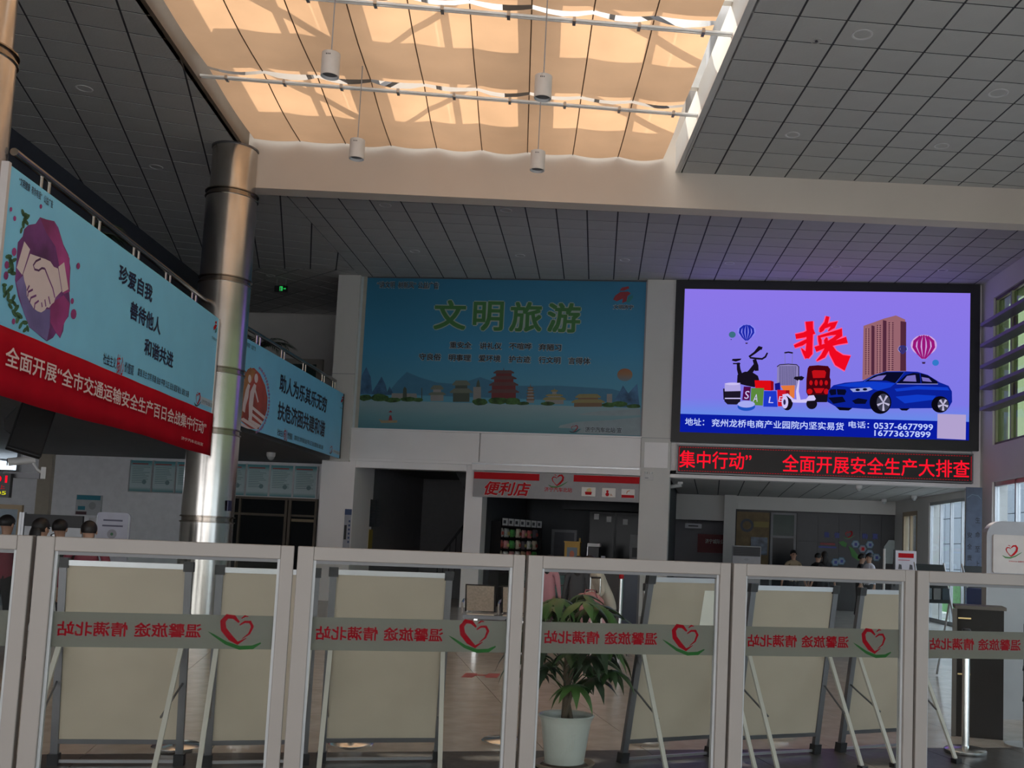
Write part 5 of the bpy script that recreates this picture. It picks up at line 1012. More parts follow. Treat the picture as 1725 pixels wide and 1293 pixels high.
MB().plate([(6.28, 2.03), (6.42, 2.07), (6.53, 2.0), (6.50, 1.88), (6.38, 1.92)], YW, .015).build('green_arrow', GL, wl); MB().plate([(6.58, 1.92), (6.70, 1.86), (6.95, 1.56), (6.88, 1.50), (6.68, 1.62)], YW, .015).build('green_arrow', GL, wl)
for k, (u, z, c) in enumerate(((6.78, 1.99, 0), (6.99, 1.86, 1), (7.20, 1.99, 0), (7.20, 1.73, 0), (7.40, 1.62, 0), (6.38, 1.47, 0), (6.20, 1.43, 0))):
    MB().plate(disc(u, z, .125, n=6), YW, .02).build('hexagon_rim', pm('hex_rim', (.10, .22, .32), .5), wl); MB().plate(disc(u, z, .10, n=6), YW-.002, .01).build('hexagon', pm('hex_%d' % c, [(.30, .38, .48), (.42, .26, .28)][c], .5), wl); MB().box(u-.03, u+.05, YW-.006, YW-.002, z-.05, z+.04).build('hexagon_symbol', BI if c == 0 else M_RED, wl)
ms2 = tag(place(MB().box(7.62, 8.05, 6.93, 6.98, 1.45, 1.95).add([(7.62, 6.93, 1.95), (8.05, 6.93, 1.95), (7.9, 6.93, 2.15), (7.75, 6.93, 2.15), (7.62, 6.98, 1.95), (8.05, 6.98, 1.95), (7.9, 6.98, 2.15), (7.75, 6.98, 2.15)], [(0, 1, 2, 3), (7, 6, 5, 4), (0, 4, 5, 1), (1, 5, 6, 2), (2, 6, 7, 3), (3, 7, 4, 0)]).build('house_shaped_panel', pm('house_pale', (.50, .58, .58), .5)), WO, WR), 'pale house shaped wall panel at the right of the ticket hall', 'panel')
rp_ = thing('red_wall_poster', 'dim red poster with white characters in the left passage under the screen', 'poster', WO, WR)
MB().box(2.05, 3.05, 9.24, 9.3, 1.55, 2.15).build('sheet', pm('poster_dim_red', (.22, .02, .03), .5), rp_); text(rp_, '济宁城际公交', 2.3, 1.85, 3.02, 2.0, 9.235, M_WHITEINK, 'lettering', .01)
ws = thing('passage_sign', 'small white hanging sign in the passage under the screen', 'sign', WO, WR)
MB().box(1.68, 2.18, 7.3, 7.34, 2.28, 2.42).build('plate', pm('sign_dim_white', (.50, .50, .54), .4), ws); MB().box(1.78, 2.08, 7.295, 7.3, 2.33, 2.37).build('text_line', M_DGREY, ws)
for x in (1.75, 2.1): MB().tube([(x, 7.32, 2.42), (x, 7.32, 2.54)], .006, 6).build('hanger', M_ALU, ws)
# ------------------------------------------------------------------ right hand side
vb = thing('vertical_slogan_panel', 'tall dark blue panel with vertical characters on the right pier', 'sign', (8.13, 22.55, 0), math.radians(-8))
MB().box(-.17, .17, 0, .05, .3, 3.24).build('panel', pm('panel_dusk_blue', (.06, .09, .15), .35, var=.15), vb)
for k, ch in enumerate('生命至上'): text(vb, ch, .03, 2.45-.32*k, .13, 2.58-.32*k, -.004, pm('panel_ink', (.01, .015, .03), .5), 'letter', .02)
for k, ch in enumerate('安全责任'): text(vb, ch, -.14, 2.12-.25*k, -.04, 2.24-.25*k, -.004, pm('panel_ink', ()), 'letter', .02)
ribbon(MB(), [(-.15, 3.0), (-.05, 3.08), (.08, 3.06), (.15, 2.98)], .01, -.003).build('arc_print', pm('panel_pale', (.16, .25, .32), .4), vb)
rt = thing('rounded_totem_sign', 'grey rounded totem sign with heart emblem at the right edge', 'sign', (4.53, 10.5, 0), math.radians(2))
MB().plate(rrect(-.62, .62, 0, 2.0, .16), 0, .12).build('frame', pm('totem_grey', (.30, .30, .31), .4, .2), rt); MB().plate(rrect(-.56, .56, 1.47, 1.86, .02), -.02, .02).build('cream_panel', pm('totem_cream', (.55, .51, .48), .4), rt)
heart_logo(rt, -.37, 1.70, .26, -.024); text(rt, '情满北站 温馨旅途', -.40, 1.585, -.22, 1.60, -.0245, M_RED, 'lettering', .0)
cab = thing('dark_cabinet', 'dark brown cabinet with metal edge behind the right fence panel', 'cabinet', (3.42, 9.3, 0), math.radians(-16))
MB().box(-.20, .20, 0, .4, 0, 1.14).build('body', pm('cabinet_brown', (.022, .018, .016), .6, spec=.15), cab); MB().box(-.22, .22, -.02, .42, 1.14, 1.17).build('top', pm('cabinet_top', (.09, .07, .055), .5), cab)
for z in (.55, .82, 1.05): MB().box(-.19, -.08, -.012, 0, z, z+.012).build('handle', pm('brass_pull', (.45, .33, .15), .3, .9), cab)
MB().box(-.24, -.20, -.02, .0, 0, 1.14).build('edge_strip', pm('strip_bronze', (.10, .09, .08), .5, .4), cab)
bd = thing('blue_reception_desk', 'blue reception desk with white vertical characters at the right edge', 'desk', (4.55, 11.1, 0), math.radians(4))
MB().box(-.42, .6, 0, .5, 0, 1.28).build('front', pm('desk_blue', (.02, .045, .20), .4), bd); MB().box(-.5, .62, -.12, .5, 1.05, 1.09).build('ledge', pm('desk_pale', (.45, .48, .52), .3), bd)
for k, ch in enumerate('乘车区'): text(bd, ch, -.24, 1.16-.17*k-(.12 if k else 0), -.12, 1.27-.17*k-(.12 if k else 0), -.006, M_WHITEINK, 'letter', .02)
MB().plate([(-.34, 1.09), (-.2, 1.09), (-.2, 1.22), (-.27, 1.30), (-.34, 1.22)], -.13, .02).build('award_plate', pm('award_bronze', (.45, .36, .28), .3, .5), bd)
cr = thing('curved_bar_stand', 'chrome stand with curved black bars at the lower right corner', 'stand', (3.72, 8.95, 0))
MB().tube([(-.02, 0, .02), (-.02, 0, 1.05)], .03, 12).build('pole', M_CHROME, cr, True); MB().lathe([(.2, 0), (.2, .02), (.05, .04)], n=24).build('base', M_CHROME, cr, True)
for z in (.95, .68, .42): MB().tube([(-.08, -.06, z), (.1, -.12, z-.03), (.35, -.14, z-.045), (.7, -.05, z-.04)], .028, 8).build('curved_bar', M_BLACK, cr, True)
for k, (x, y, rz, lab) in enumerate(((4.50, 13.9, 12, 'dark tilted magazine rack, left one behind the right fence panel'), (4.98, 13.4, 16, 'dark tilted magazine rack, right one behind the right fence panel'))):
    r = thing('magazine_rack', lab, 'rack', (x, y, 0), math.radians(rz), 'magazine racks')
    sh_ = MB().add([(-.21, -.02, 1.0), (.21, -.02, 1.0), (.21, .16, 1.52), (-.21, .16, 1.52), (-.21, .02, 1.0), (.21, .02, 1.0), (.21, .20, 1.52), (-.21, .20, 1.52)], [(0, 1, 2, 3), (7, 6, 5, 4), (0, 4, 5, 1), (1, 5, 6, 2), (2, 6, 7, 3), (3, 7, 4, 0)]).build('panel', pm('rack_dark', (.025, .03, .035), .4), r)
    for x0 in (-.22, .22): MB().tube([(x0, .18, 1.54), (x0, -.02, 1.0), (x0, -.16, .62), (x0, -.2, .02)], .014, 8).build('leg', M_ALU, r, True); MB().tube([(x0, .02, 1.0), (x0, .32, .02)], .014, 8).build('leg', M_ALU, r, True)
    MB().tube([(-.22, -.16, .62), (.22, -.16, .62)], .012, 6).build('stretcher', M_ALU, r)
    for j in range(2):
        for i in range(3): MB().box(-.17+.13*i, -.07+.13*i, -.03+.08*j, -.012+.08*j, 1.05+.22*j, 1.2+.22*j).build('leaflet', pm('leaflet_%d' % ((i+j) % 3), [(.12, .17, .20), (.25, .27, .28), (.07, .11, .14)][(i+j) % 3], .4), r)
ns = thing('notice_stand', 'white notice on a stand with red heading behind the fence', 'sign', (4.71, 16.0, 0), 0)
MB().box(-.165, .165, 0, .02, 1.2, 1.71).build('sheet', pm('stand_white', (.62, .62, .70), .4), ns); MB().box(-.12, .12, -.004, 0, 1.60, 1.67).build('heading', M_RED, ns); MB().box(-.19, -.165, -.005, .025, 1.15, 1.72).build('frame_bar', M_BLACK, ns); MB().box(-.02, .02, .03, .06, 0, 1.4).build('post', M_ALU, ns); MB().box(-.2, .2, -.15, .2, 0, .02).build('base', M_BLACK, ns)
MB().box(-.12, .06, -.004, 0, 1.555, 1.57).build('text_line', pm('stand_pink', (.5, .2, .25), .5), ns)
for x in (-.09, .08): MB().plate([(x-.03, 1.42), (x+.03, 1.42), (x+.02, 1.49), (x-.02, 1.50)], -.004).build('picture', M_DGREY, ns)
qp_ = thing('white_queue_pole', 'thin white pole in front of the ticket hall', 'pole', (5.6, 20.5, 0))
MB().tube([(0, 0, .02), (0, 0, 1.78)], .025, 10).build('pole', M_WHITE, qp_, True); MB().lathe([(.16, 0), (.16, .02), (.03, .04)], n=20).build('base', M_WHITE, qp_, True)
tb = thing('grey_display_board', 'dark grey tilted display board right of the white pole', 'display board', (5.45, 18.6, 0), 0)
MB().add([(-.24, 0, .9), (.22, 0, .9), (.18, .1, 1.68), (-.16, .1, 1.68), (-.24, .04, .9), (.22, .04, .9), (.18, .14, 1.68), (-.16, .14, 1.68)], [(0, 1, 2, 3), (7, 6, 5, 4), (0, 4, 5, 1), (1, 5, 6, 2), (2, 6, 7, 3), (3, 7, 4, 0)]).build('board', pm('board_charcoal', (.06, .06, .065), .5), tb); MB().box(-.03, .03, .02, .08, 0, 1.1).build('post', M_DALU, tb); MB().box(-.25, .25, -.15, .2, 0, .02).build('base', M_DALU, tb)
# ------------------------------------------------------------------ glass fence in the foreground
FR_ = math.radians(15.7); fo = lambda t: (t*math.cos(FR_), 4.75+t*math.sin(FR_), 0)
M_BAND = frosted('frosted_band', (.27, .265, .235), .86)
fp = thing('glass_fence_panel', 'x', 'fence panel', fo(-2.368), FR_, 'glass fence panels')
G_ = .008
MB().box(G_, .075, -.03, .03, .02, 1.505).build('stile', M_FENCE, fp, bevel=.004); MB().box(.938, 1.0-G_, -.03, .03, .02, 1.505).build('stile', M_FENCE, fp, bevel=.004)
MB().box(.075, .938, -.03, .03, 1.447, 1.505).build('top_rail', M_FENCE, fp, bevel=.004); MB().box(.075, .938, -.03, .03, .10, .20).build('bottom_rail', M_FENCE, fp, bevel=.004)
for a in ((.075, .086, .20, 1.447), (.927, .938, .20, 1.447)): MB().box(a[0], a[1], -.014, .014, a[2], a[3]).build('glazing_bead', pm('bead_grey', (.40, .41, .41), .4), fp)
MB().box(.086, .927, -.014, .014, 1.433, 1.447).build('glazing_bead', pm('bead_dark', (.14, .14, .14), .5), fp)
MB().box(.086, .927, -.003, .003, .20, 1.433).build('glass_pane', M_FGLASS, fp)
MB().box(.086, .927, .0045, .0055, 1.066, 1.206).build('frosted_band', M_BAND, fp)
FI = pm('fence_letter_red', (.24, .004, .010), .9, spec=.03)
text(fp, '情满北站', .103+.0, 1.110, .364, 1.168, .0030+.0002, FI, 'lettering', .028, mirror=True); text(fp, '温馨旅途', .388, 1.110, .645, 1.168, .0032, FI, 'lettering', .028, mirror=True)
h_ = heart_logo(fp, .785, 1.147, .27, .0032, mirror=True, red=FI, green=pm('fence_swoosh_green', (.022, .10, .025), .9, spec=.03))
for x in (.02, .96): MB().box(x-.01, x+.03, -.12, .12, 0, .02).build('foot', M_DALU, fp)
fp['label'] = 'glass fence panel, second from the left edge of the photo'
fence_labels = ['glass fence panel cut by the left edge of the photo', None, 'glass fence panel with a waiting chair seen through it', 'glass fence panel in front of the potted plant', 'glass fence panel below the video screen, second from right', 'glass fence panel cut by the right edge of the photo']
FCOPY = []
for k in (0, 2, 3, 4, 5):
    c = copy_tree(fp); c.location = fo(-2.368+(k-1)*.9985); c['label'] = fence_labels[k]
# ------------------------------------------------------------------ poster stands seen from behind
M_BK = pm('poster_back_cream', (.40, .34, .265), .6, var=.07, scale=2.5); M_STRUT = pm('strut_white', (.46, .44, .39), .45)
def easel(label, x, y, rz, w=.81, lean=.22, H=1.34):
    e = thing('poster_stand', label, 'poster stand', (x, y, 0), math.radians(rz), 'poster stands behind the fence')
    P = lambda a, z, d=0: (a, -lean*z/H+d, z)
    def slab(name, x0, x1, z0, z1, d0, d1, m): return MB().add([P(x0, z0, d0), P(x1, z0, d0), P(x1, z0, d1), P(x0, z0, d1), P(x0, z1, d0), P(x1, z1, d0), P(x1, z1, d1), P(x0, z1, d1)], [(3,2,1,0),(4,5,6,7),(0,1,5,4),(1,2,6,5),(2,3,7,6),(3,0,4,7)]).build(name, m, e)
    slab('back_panel', .04, w-.04, .16, H-.03, 0, .012, M_BK)
    for x0 in (0, w-.045): slab('side_frame', x0, x0+.045, .05, H-.03, -.012, .025, M_DALU)
    slab('top_frame', .045, w-.045, H-.045, H-.01, -.012, .02, M_ALU); slab('bottom_frame', .045, w-.045, .14, .17, -.010, .02, M_DALU); slab('foot_bar', .03, w-.03, .015, .035, -.005, .015, M_ALU)
    for x0 in (-.008, w-.055): slab('corner_cap', x0, x0+.063, H-.06, H+.005, -.018, .03, M_BLACK)
    for x0, s in ((-.012, 1), (w-.052, -1)):
        slab('foot_block', x0, x0+.064, 0, .075, -.03, .04, M_BLACK)
    for x0 in (.035, w-.035):
        MB().bar(P(x0, .82, -.02), (x0-.02, -.62, .02), .03, .018).build('strut', M_STRUT, e); MB().box(x0-.045, x0+.01, -.65, -.59, 0, .035).build('strut_foot', M_BLACK, e)
    MB().bar(P(.02, .55, -.0), (.05, -.42, .38), .010).build('stay', M_DALU, e); MB().bar(P(w-.02, .55, -.0), (w-.07, -.42, .38), .010).build('stay', M_DALU, e)
    slab('hinge_block', .005, .04, .93, .965, -.02, .0, M_BLACK); slab('hinge_block', w-.04, w-.005, .93, .965, -.02, .0, M_BLACK)
    return e
easel('cream backed poster stand at the far left behind the fence', -3.54, 6.78, 11, .81, .16); easel('cream backed poster stand behind the second fence post from the left', -2.60, 6.93, 16, .66, .16, 1.33); easel('cream backed poster stand left of the waiting chairs', -1.91, 7.18, 14, .83, .20)
e4 = easel('cream backed poster stand to the right of the potted plant', .178, 7.60, 29, .81, .30, 1.37)
pp_ = MB().plate([(.50, 1.0), (.76, 1.0), (.76, 1.27), (.50, 1.27)], 0).build('paper_sheet', pm('paper_white', (.70, .68, .60), .6), e4)
for v in pp_.data.vertices: v.co.y = -.30*v.co.z/1.37-.004
easel('cream backed poster stand below the video screen', 1.02, 7.93, 25, .81, .22, 1.33); easel('cream backed poster stand at the right with crossed struts', 1.95, 8.38, 27, .70, .22, 1.32)
# ------------------------------------------------------------------ belt stanchions
def stanchion(label, x, y, h=.95, m=None):
    s = thing('belt_stanchion', label, 'stanchion', (x, y, 0), 0, 'belt stanchions')
    MB().lathe([(.165, 0), (.17, .008), (.17, .03), (.155, .042), (.06, .05), (.03, .06)], n=32).build('base', M_CHROME, s, True); MB().tube([(0, 0, .05), (0, 0, h)], .031, 16).build('pole', M_CHROME, s, True)
    MB().lathe([(.034, h-.10), (.036, h-.095), (.036, h), (.028, h+.012)], n=16).build('belt_head', m or M_BLACK, s, True)
    return s
for lab, x, y in (('chrome belt stanchion behind the leftmost poster stand', -2.98, 7.40), ('chrome belt stanchion behind the third poster stand', -1.83, 7.76), ('chrome belt stanchion beside the waiting chairs', -.73, 8.12), ('chrome belt stanchion right of the potted plant', .40, 8.42), ('chrome belt stanchion below the ticker', 1.53, 8.92), ('chrome belt stanchion in front of the dark cabinet', 3.03, 8.55)): stanchion(lab, x, y, 1.0 if x > 3 else .95)
stanchion('dark stanchion with yellow head between the two left poster stands', -2.70, 7.85, 1.03, pm('belt_yellow', (.55, .30, .02), .5)); stanchion('stanchion with red head by the dark blue standee', .27, 15.6, 1.2, M_RED); stanchion('grey stanchion right of the dark blue standee', .62, 15.2, 1.05)
bs = thing('dark_blue_standee', 'dark blue standing panel behind the fence, right of the travellers', 'standee', (.40, 15.9, 0), 0)
MB().box(-.09, .16, 0, .04, .1, 1.22).build('panel', pm('standee_blue', (.02, .03, .06), .4), bs); MB().box(-.12, .2, -.12, .16, 0, .03).build('base', M_BLACK, bs); MB().box(.13, .16, -.005, 0, .1, 1.22).build('edge_strip', M_DGREY, bs)
fm = tag(MB().prism([(-.14, -.10), (-.06, -.10), (-.03, -.02), (.05, -.02), (.03, -.10), (.12, -.10), (.17, .08), (.08, .08), (.06, .02), (-.02, .02), (.0, .08), (-.09, .08)], 0, .002).build('floor_marking', pm('marking_red', (.50, .12, .12), .5)), 'red floor marking seen under the waiting chairs', 'marking')
place(fm, (-1.42, 12.2, .001), .2); fm.scale = (1.6, 2.2, 1)
# ------------------------------------------------------------------ waiting bench
bn = thing('waiting_bench', 'steel waiting bench with perforated seats behind the fence', 'bench', (-1.9, 16.05, 0), math.radians(-3))
M_PERF = pm('perforated_steel', (.55, .48, .40), .35, .6, var=.15, scale=30)
for k in range(2):
    x = .0+.57*k
    vs = [(x-.22, 0, .46), (x+.22, 0, .46), (x+.22, .42, .42), (x-.22, .42, .42), (x-.22, -.02, .52), (x+.22, -.02, .52), (x+.22, -.10, .90), (x-.22, -.10, .90)]
    MB().box(x-.22, x+.22, .0, .44, .43, .455).build('seat', M_PERF, bn, bevel=.01)
    MB().add([(x-.22, -.02, .50), (x+.22, -.02, .50), (x+.22, -.10, .89), (x-.22, -.10, .89), (x-.22, .0, .50), (x+.22, .0, .50), (x+.22, -.08, .89), (x-.22, -.08, .89)], [(0, 1, 2, 3), (7, 6, 5, 4), (0, 4, 5, 1), (1, 5, 6, 2), (2, 6, 7, 3), (3, 7, 4, 0)]).build('backrest', M_PERF, bn)
    MB().tube([(x-.225, -.015, .49), (x-.225, -.105, .9), (x+.225, -.105, .9), (x+.225, -.015, .49)], .014, 8).build('back_frame', M_BLACK, bn, True)
for k in range(3):
    x = -.285+.57*k; MB().tube([(x, .0, .45), (x, -.02, .62), (x, .10, .66), (x, .36, .66), (x, .42, .60), (x, .42, .44)], .018, 8).build('armrest', M_CHROME, bn, True)
MB().box(-.3, .87, .18, .26, .36, .42).build('beam', M_DALU, bn)
for x in (-.1, .67): MB().bar((x, .22, .36), (x, .22, .04), .06).build('leg', M_CHROME, bn); MB().bar((x, -.1, .03), (x, .52, .03), .05).build('foot', M_CHROME, bn)
# ------------------------------------------------------------------ potted plant
pl_ = thing('potted_money_tree', 'glossy potted plant in a pale embossed pot behind the fence', 'plant', (-.225, 7.40, 0))
MB().lathe([(.135, .03), (.14, .035), (.148, .10), (.155, .15), (.178, .31), (.195, .345), (.202, .355), (.192, .365), (.178, .355), (.165, .30)], n=40, cap=False).lathe([(0, .03), (.15, .031)], n=40, cap=False).build('pot', pm('pot_celadon', (.46, .48, .44), .3, var=.06, scale=6, bump=.5, bscale=9), pl_, True)
MB().lathe([(0, .305), (.166, .31)], n=24, cap=False).build('soil', pm('soil', (.035, .028, .02), .95), pl_); MB().lathe([(.0, 0), (.20, .002), (.22, .03), (.21, .032), (.17, .012)], n=32, cap=False).build('saucer', pm('saucer_tan', (.30, .24, .18), .5), pl_, True)
for k in range(3):
    a = 2*PI*k/3; MB().tube([(.03*math.cos(a), .03*math.sin(a), .33), (.02*math.cos(a+2), .02*math.sin(a+2), .5), (.025*math.cos(a+4), .025*math.sin(a+4), .66), (.05*math.cos(a), .05*math.sin(a), .85)], [.022, .02, .018, .014], 8).build('trunk', pm('plant_trunk', (.07, .05, .03), .8), pl_, True)
for k in range(5): ribbon(MB(), [(-.02+.02*k, .10+.01*k), (.02+.012*k, .17+.02*k), (.03+.012*k, .25)], .006, -.166).build('pot_relief', pm('pot_celadon', ()), pl_)
LG = [pm('leaf_dark', (.010, .028, .009), .35, var=.35, scale=6), pm('leaf_mid', (.018, .052, .014), .35, var=.3, scale=6), pm('leaf_bright', (.045, .11, .022), .4, var=.3, scale=6)]
random.seed(11)
for k in range(46):
    a = 2.4*k+random.uniform(-.3, .3); zb = .58+.0128*k; ln = random.uniform(.18, .42)*(1 if k < 33 else .6); up = random.uniform(-.04, .12)
    hub = Vector((math.cos(a)*ln, math.sin(a)*ln, zb+up)); base_ = Vector((math.cos(a)*.03, math.sin(a)*.03, zb-.08))
    MB().tube([tuple(base_), tuple((base_+hub)/2+Vector((0, 0, .05))), tuple(hub)], .005, 5).build('petiole', LG[1], pl_, True)
    nl = random.choice((5, 6, 7)); m = LG[2] if k >= 36 or (k % 11 == 2) else LG[0 if k % 3 else 1]
    for j in range(nl):
        b_ = a+(j-(nl-1)/2)*(5.2/nl); L = random.uniform(.17, .27)*(1.15 if abs(j-(nl-1)/2) < 1.2 else .9); W = L*.31; d = Vector((math.cos(b_), math.sin(b_), 0)); s_ = Vector((-math.sin(b_), math.cos(b_), 0)); droop = random.uniform(.6, 1.25)
        vs = []; fs = []
        for q, wd_ in enumerate((.08, .6, 1.0, .85, .45, .02)):
            t = q/5; c_ = hub+d*(L*t*(1-.25*droop*t))-Vector((0, 0, L*droop*(t*t*.75)-.02*t)); sg = Vector((0, 0, -.18*W*wd_))
            vs += [tuple(c_-s_*W*wd_/2+sg), tuple(c_), tuple(c_+s_*W*wd_/2+sg)]
        for q in range(5): fs += [(3*q, 3*q+1, 3*q+4, 3*q+3), (3*q+1, 3*q+2, 3*q+5, 3*q+4)]
        MB().add(vs, fs).build('leaf', m, pl_, True)
# ------------------------------------------------------------------ people
SKIN = pm('skin', (.45, .27, .19), .6, var=.05); HAIR = pm('black_hair', (.012, .010, .010), .5, var=.3, scale=30); SHOE = pm('shoe_dark', (.03, .03, .032), .5)
PEOPLE = []
def person(label, loc, rz, H, top, legs, bend=0.0, arms=((.12, .05), (.12, .05)), hair='short', group=None, hands_at=None, coat=.0, step=.06):
    """one skinned body; local -y is where the person faces; bend leans the trunk forward"""
    p = thing('person', label, 'person', loc, rz, group); k = H/1.70
    V = []; Ed = []; Rr = []
    def v(x, y, z, r, par=None):
        V.append((x*k, y*k, z*k)); Rr.append((r[0]*k, r[1]*k) if isinstance(r, tuple) else (r*k, r*k))
        if par is not None: Ed.append((par, len(V)-1))
        return len(V)-1
    sb, cb = math.sin(bend), math.cos(bend)
    def T(x, y, z):                                    # trunk point, z above the hip, leaned forward
        return x, y*cb-z*sb, .93+z*cb+y*sb
    hip = v(*T(0, 0, 0), (.155, .115)); wa = v(*T(0, 0, .18), (.145, .105), hip); ch = v(*T(0, 0, .36), (.165, .115), wa); sh = v(*T(0, .01, .49), (.10, .085), ch)
    nk = v(*T(0, 0, .56), .052, sh); jw = v(*T(0, -.02, .64), (.066, .078), nk); sk = v(*T(0, .0, .70), (.078, .095), jw); tp = v(*T(0, .005, .755), (.055, .065), sk)
    hands = []
    for s, (spread, fwd) in zip((-1, 1), arms):
        a = v(*T(s*.175, .0, .465), .062, sh); el = v(*T(s*(.20+spread*.5), -fwd*.3, .22), .048, a)
        if hands_at and hands_at[0 if s < 0 else 1]:
            q = hands_at[0 if s < 0 else 1]; wr = v(q[0]/k, q[1]/k, q[2]/k, .03, el); d = (Vector(V[wr])-Vector(V[el])).normalized()
        else:
            tq = T(s*(.20+spread), -fwd, -.02); wr = v(*tq, .03, el); d = (Vector(V[wr])-Vector(V[el])).normalized()
        w0 = Vector(V[wr])/k; pm_ = w0+d*.06; pa = v(pm_.x, pm_.y, pm_.z, (.036, .020), wr); side = Vector((0, 1, 0)) if abs(d.y) < .8 else Vector((1, 0, 0))
        for f, (off, ln) in enumerate(((-.027, .062), (-.009, .074), (.009, .070), (.027, .054))):
            b0 = pm_+d*.035+side*off; b1 = b0+d*ln*.55+Vector((-s*.008, 0, 0)); b2 = b1+d*ln*.45+Vector((-s*.020, 0, 0))
            i = v(b0.x, b0.y, b0.z, .0095, pa); j = v(b1.x, b1.y, b1.z, .0088, i); v(b2.x, b2.y, b2.z, .0075, j)
        t0 = pm_-side*.035; t1_ = t0-side*.022+d*.03; t2_ = t1_-side*.006+d*.028; i = v(t0.x, t0.y, t0.z, .011, pa); j = v(t1_.x, t1_.y, t1_.z, .010, i); v(t2_.x, t2_.y, t2_.z, .008, j)
        hands.append(w0*k)
    for s in (-1, 1):
        a = v(s*.09, 0, .86, .095, hip); kn = v(s*.095, -.02+s*step*.4, .49, .062, a); an = v(s*.095, .02+s*step, .09, .043, kn); he = v(s*.095, .04+s*step, .045, .040, an); to = v(s*.105, -.15+s*step, .035, (.042, .03), an)
    me = bpy.data.meshes.new('body'); me.from_pydata(V, Ed, [])
    o = bpy.data.objects.new('body', me); C.objects.link(o); o.parent = p
    md = o.modifiers.new('skin', 'SKIN'); md.use_smooth_shade = True
    for i, d in enumerate(me.skin_vertices[0].data): d.radius = Rr[i]; d.use_root = (i == hip)
    o.modifiers.new('sub', 'SUBSURF').levels = 2
    nkp, skp = Vector(V[nk]), Vector(V[sk])
    PEOPLE.append((o, dict(k=k, neck=nkp, skull=skp, hands=hands, top=top, legs=legs, coat=coat, hip=.93*k, up=(skp-nkp).normalized())))
    up = (skp-nkp).normalized(); f = Vector((0, -1, 0)); f = (f-up*f.dot(up)).normalized(); c = skp+up*.012*k
    R3 = Matrix((Vector((1, 0, 0)), -f, up)).transposed()
    def head_mesh(mb, name, m):
        mb.v = [tuple(c+R3 @ Vector(q)*k) for q in mb.v]; return mb.build(name, m, p, True)
    hm = MB(); n, mm = 16, 9; vs = []; fs = []
    for j in range(mm+1):
        th = PI*.66*j/mm
        for i in range(n):
            an = 2*PI*i/n; front = max(0, -math.sin(an)); t_ = th*(1-.42*front)
            if hair == 'long': t_ = th*(1-.42*front)*(1.12 if front < .3 else 1)
            vs.append((.093*math.sin(t_)*math.cos(an), .112*math.sin(t_)*math.sin(an)+.006, .105*math.cos(t_)+.018))
    for j in range(mm):
        for i in range(n): fs.append((j*n+i, j*n+(i+1) % n, (j+1)*n+(i+1) % n, (j+1)*n+i))
    head_mesh(hm.add(vs, fs), 'hair', HAIR)
    if hair == 'long': head_mesh(MB().sphere((0, .075, -.12), .085, sz=(1, .6, 2.0)), 'hair_length', HAIR)
    head_mesh(MB().sphere((0, -.10, -.035), .016, 8, 6, (1, 1, 1.6)), 'nose', SKIN)
    for s in (-1, 1):
        head_mesh(MB().sphere((s*.033, -.088, -.002), .011, 8, 6), 'eye', M_BLACK); head_mesh(MB().sphere((s*.085, .0, -.02), .022, 8, 6, (.5, .8, 1.4)), 'ear', SKIN)
    head_mesh(MB().sphere((0, -.083, -.078), .02, 8, 6, (1.2, .4, .35)), 'mouth', pm('lips', (.35, .14, .12), .5))
    return p
CRM = pm('cream_quilt', (.56, .52, .44), .7, var=.08, bump=.6, bscale=14); BLK = pm('black_cloth', (.014, .014, .016), .8); PNK = pm('pink_cloth', (.62, .30, .36), .8); DGR = pm('charcoal_cloth', (.05, .052, .06), .8); TAN = pm('tan_cloth', (.28, .22, .14), .8); WHC = pm('white_cloth', (.66, .66, .74), .7); RDC = pm('maroon_cloth', (.18, .03, .05), .8)
pA = person('person in a cream quilted jacket and black trousers bending over pink luggage', (.10, 14.55, 0), math.radians(-70), 1.48, CRM, BLK, .55, ((.05, .35), (.05, .35)), 'short', None, ((-.20, -.36, .86), (.16, -.38, .84)), .10)
person('person in a pink padded coat and dark trousers near the shop', (-.88, 16.4, 0), math.radians(150), 1.36, PNK, pm('plum_cloth', (.07, .03, .06), .8), .05, ((.05, .06), (.05, .06)), 'long', None, None, .16)
person('person in a charcoal coat behind the pink luggage', (-.40, 15.6, 0), math.radians(180), 1.37, DGR, BLK, .10, ((.05, .04), (.05, .04)), 'long', None, None, .22)
G = 'people at the left counters'
person('person in dark clothes with a ponytail at the left counter, leftmost of three heads', (-6.42, 11.6, 0), math.radians(160), 1.57, DGR, BLK, .05, hair='long', group=G); person('person in black with round dark hair, middle of three heads at left', (-6.58, 12.35, 0), math.radians(185), 1.57, BLK, BLK, 0, group=G); person('person with short dark hair before the lavender notice, rightmost of three heads at left', (-5.80, 11.5, 0), math.radians(200), 1.56, RDC, BLK, .02, group=G)
person('person in red top partly cut by the left edge of the photo', (-7.60, 13.0, 0), math.radians(170), 1.60, RDC, BLK, 0)
G = 'people in the ticket hall'
person('person in a tan jacket wearing a dark cap in the ticket hall, leftmost there', (4.98, 27.0, 0), math.radians(10), 1.66, TAN, BLK, 0, group=G); person('person in black in the ticket hall, left of the standing pair', (5.68, 27.6, 0), math.radians(120), 1.62, BLK, BLK, .15, group=G); person('person in black with long dark hair in the ticket hall', (5.735, 26.7, 0), math.radians(190), 1.66, BLK, BLK, 0, hair='long', group=G); person('person in black facing the one in white in the ticket hall', (6.82, 27.4, 0), math.radians(80), 1.64, BLK, BLK, .1, group=G); person('person in a white top at the right of the ticket hall', (6.88, 26.6, 0), math.radians(-70), 1.66, WHC, DGR, 0, group=G)
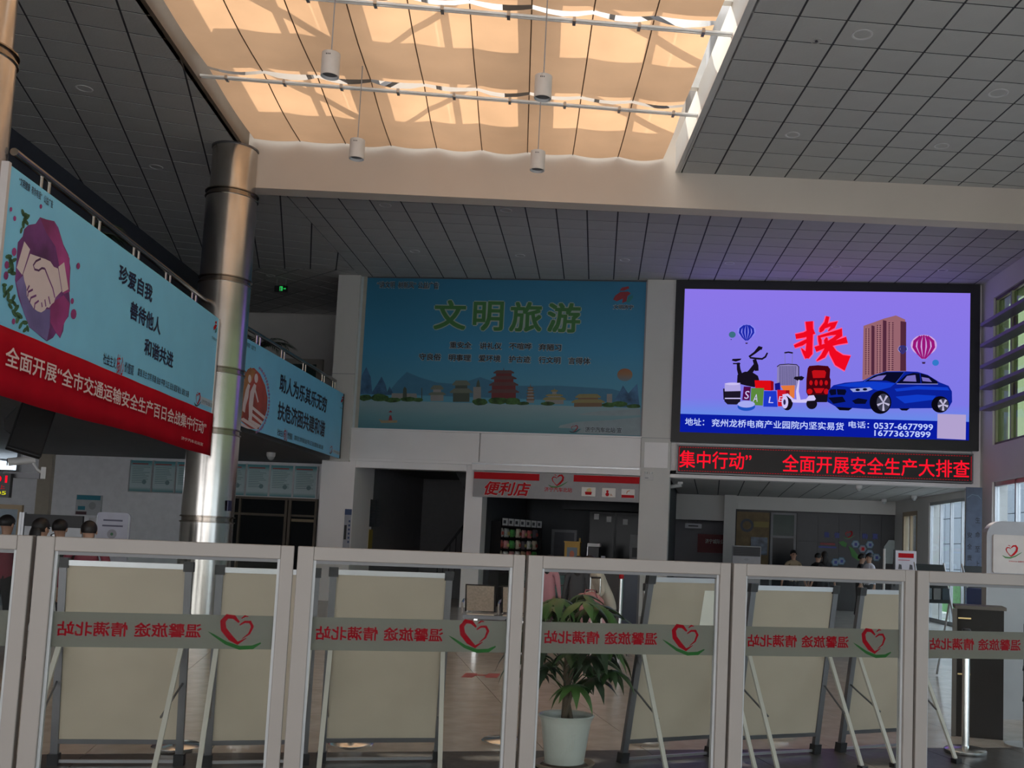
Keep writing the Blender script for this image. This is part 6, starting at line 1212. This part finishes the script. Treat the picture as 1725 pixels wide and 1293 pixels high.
# luggage
sc_ = thing('suitcase', 'pink and white wheeled suitcase with a raised handle', 'suitcase', (-.10, 14.2, 0), math.radians(12))
MB().box(-.19, .19, -.12, .12, .05, .64).build('shell', pm('case_pink', (.66, .36, .40), .35), sc_, bevel=.03)
for x in (-.06, .06): MB().box(x-.02, x+.02, -.125, -.12, .1, .6).build('white_stripe', pm('case_white', (.75, .70, .70), .4), sc_)
for x in (-.07, .07): MB().tube([(x, .05, .64), (x, .05, 1.14)], .008, 8).build('handle_tube', M_CHROME, sc_, True)
MB().tube([(-.07, .05, 1.14), (.07, .05, 1.14)], .014, 8).build('grip', M_BLACK, sc_, True)
for x in (-.15, .15):
    for y in (-.08, .08): MB().tube([(x-.012, y, .026), (x+.012, y, .026)], .026, 12).build('wheel', M_BLACK, sc_, True)
df = thing('duffel_bag', 'soft pink duffel bag resting on the pink suitcase', 'bag', (-.19, 14.13, .645), math.radians(12))
mb = MB().sphere((0, 0, .15), .15, 20, 14, (1.42, .75, 1.0)); mb.v = [(x*(1+.05*math.sin(23*x+11*z)), y*(1+.06*math.sin(19*z+7*x)), max(.0, z+.012*math.sin(31*x))) for x, y, z in mb.v]; mb.build('bag', pm('bag_pink', (.60, .27, .27), .7, var=.25, scale=9, bump=.6, bscale=12), df, True)
MB().tube([(-.10, -.09, .22), (-.06, -.06, .33), (.06, -.06, .33), (.10, -.09, .22)], .010, 8).build('handle', pm('bag_strap', (.35, .12, .14), .7), df, True); MB().tube([(-.2, 0, .19), (0, 0, .297), (.2, 0, .19)], .004, 6).build('zip', M_BLACK, df)
def finish_people():
    dg = bpy.context.evaluated_depsgraph_get()
    for o, q in PEOPLE:
        me = bpy.data.meshes.new_from_object(o.evaluated_get(dg)); o.modifiers.clear(); o.data = me; me.name = 'body'
        me.materials.clear()
        for m in (q['top'], q['legs'], SKIN, SHOE): me.materials.append(m)
        for f in me.polygons:
            c = f.center; f.use_smooth = True
            if (c-q['neck']).dot(q['up']) > -.005*q['k'] and (c-q['skull']).length < .25*q['k']: f.material_index = 2
            elif any((c-h).length < .165*q['k'] and (c-h).length >= 0 and ((c-h).length > .0) and c.z < h.z+.03*q['k'] and (c-h).length < .16*q['k'] for h in q['hands']) and abs(c.x) > .13*q['k']: f.material_index = 2
            elif c.z < .085*q['k']: f.material_index = 3
            elif c.z < q['hip']-q['coat'] and abs(c.x) < .2*q['k']: f.material_index = 1
            else: f.material_index = 0
flush_texts()
finish_people()
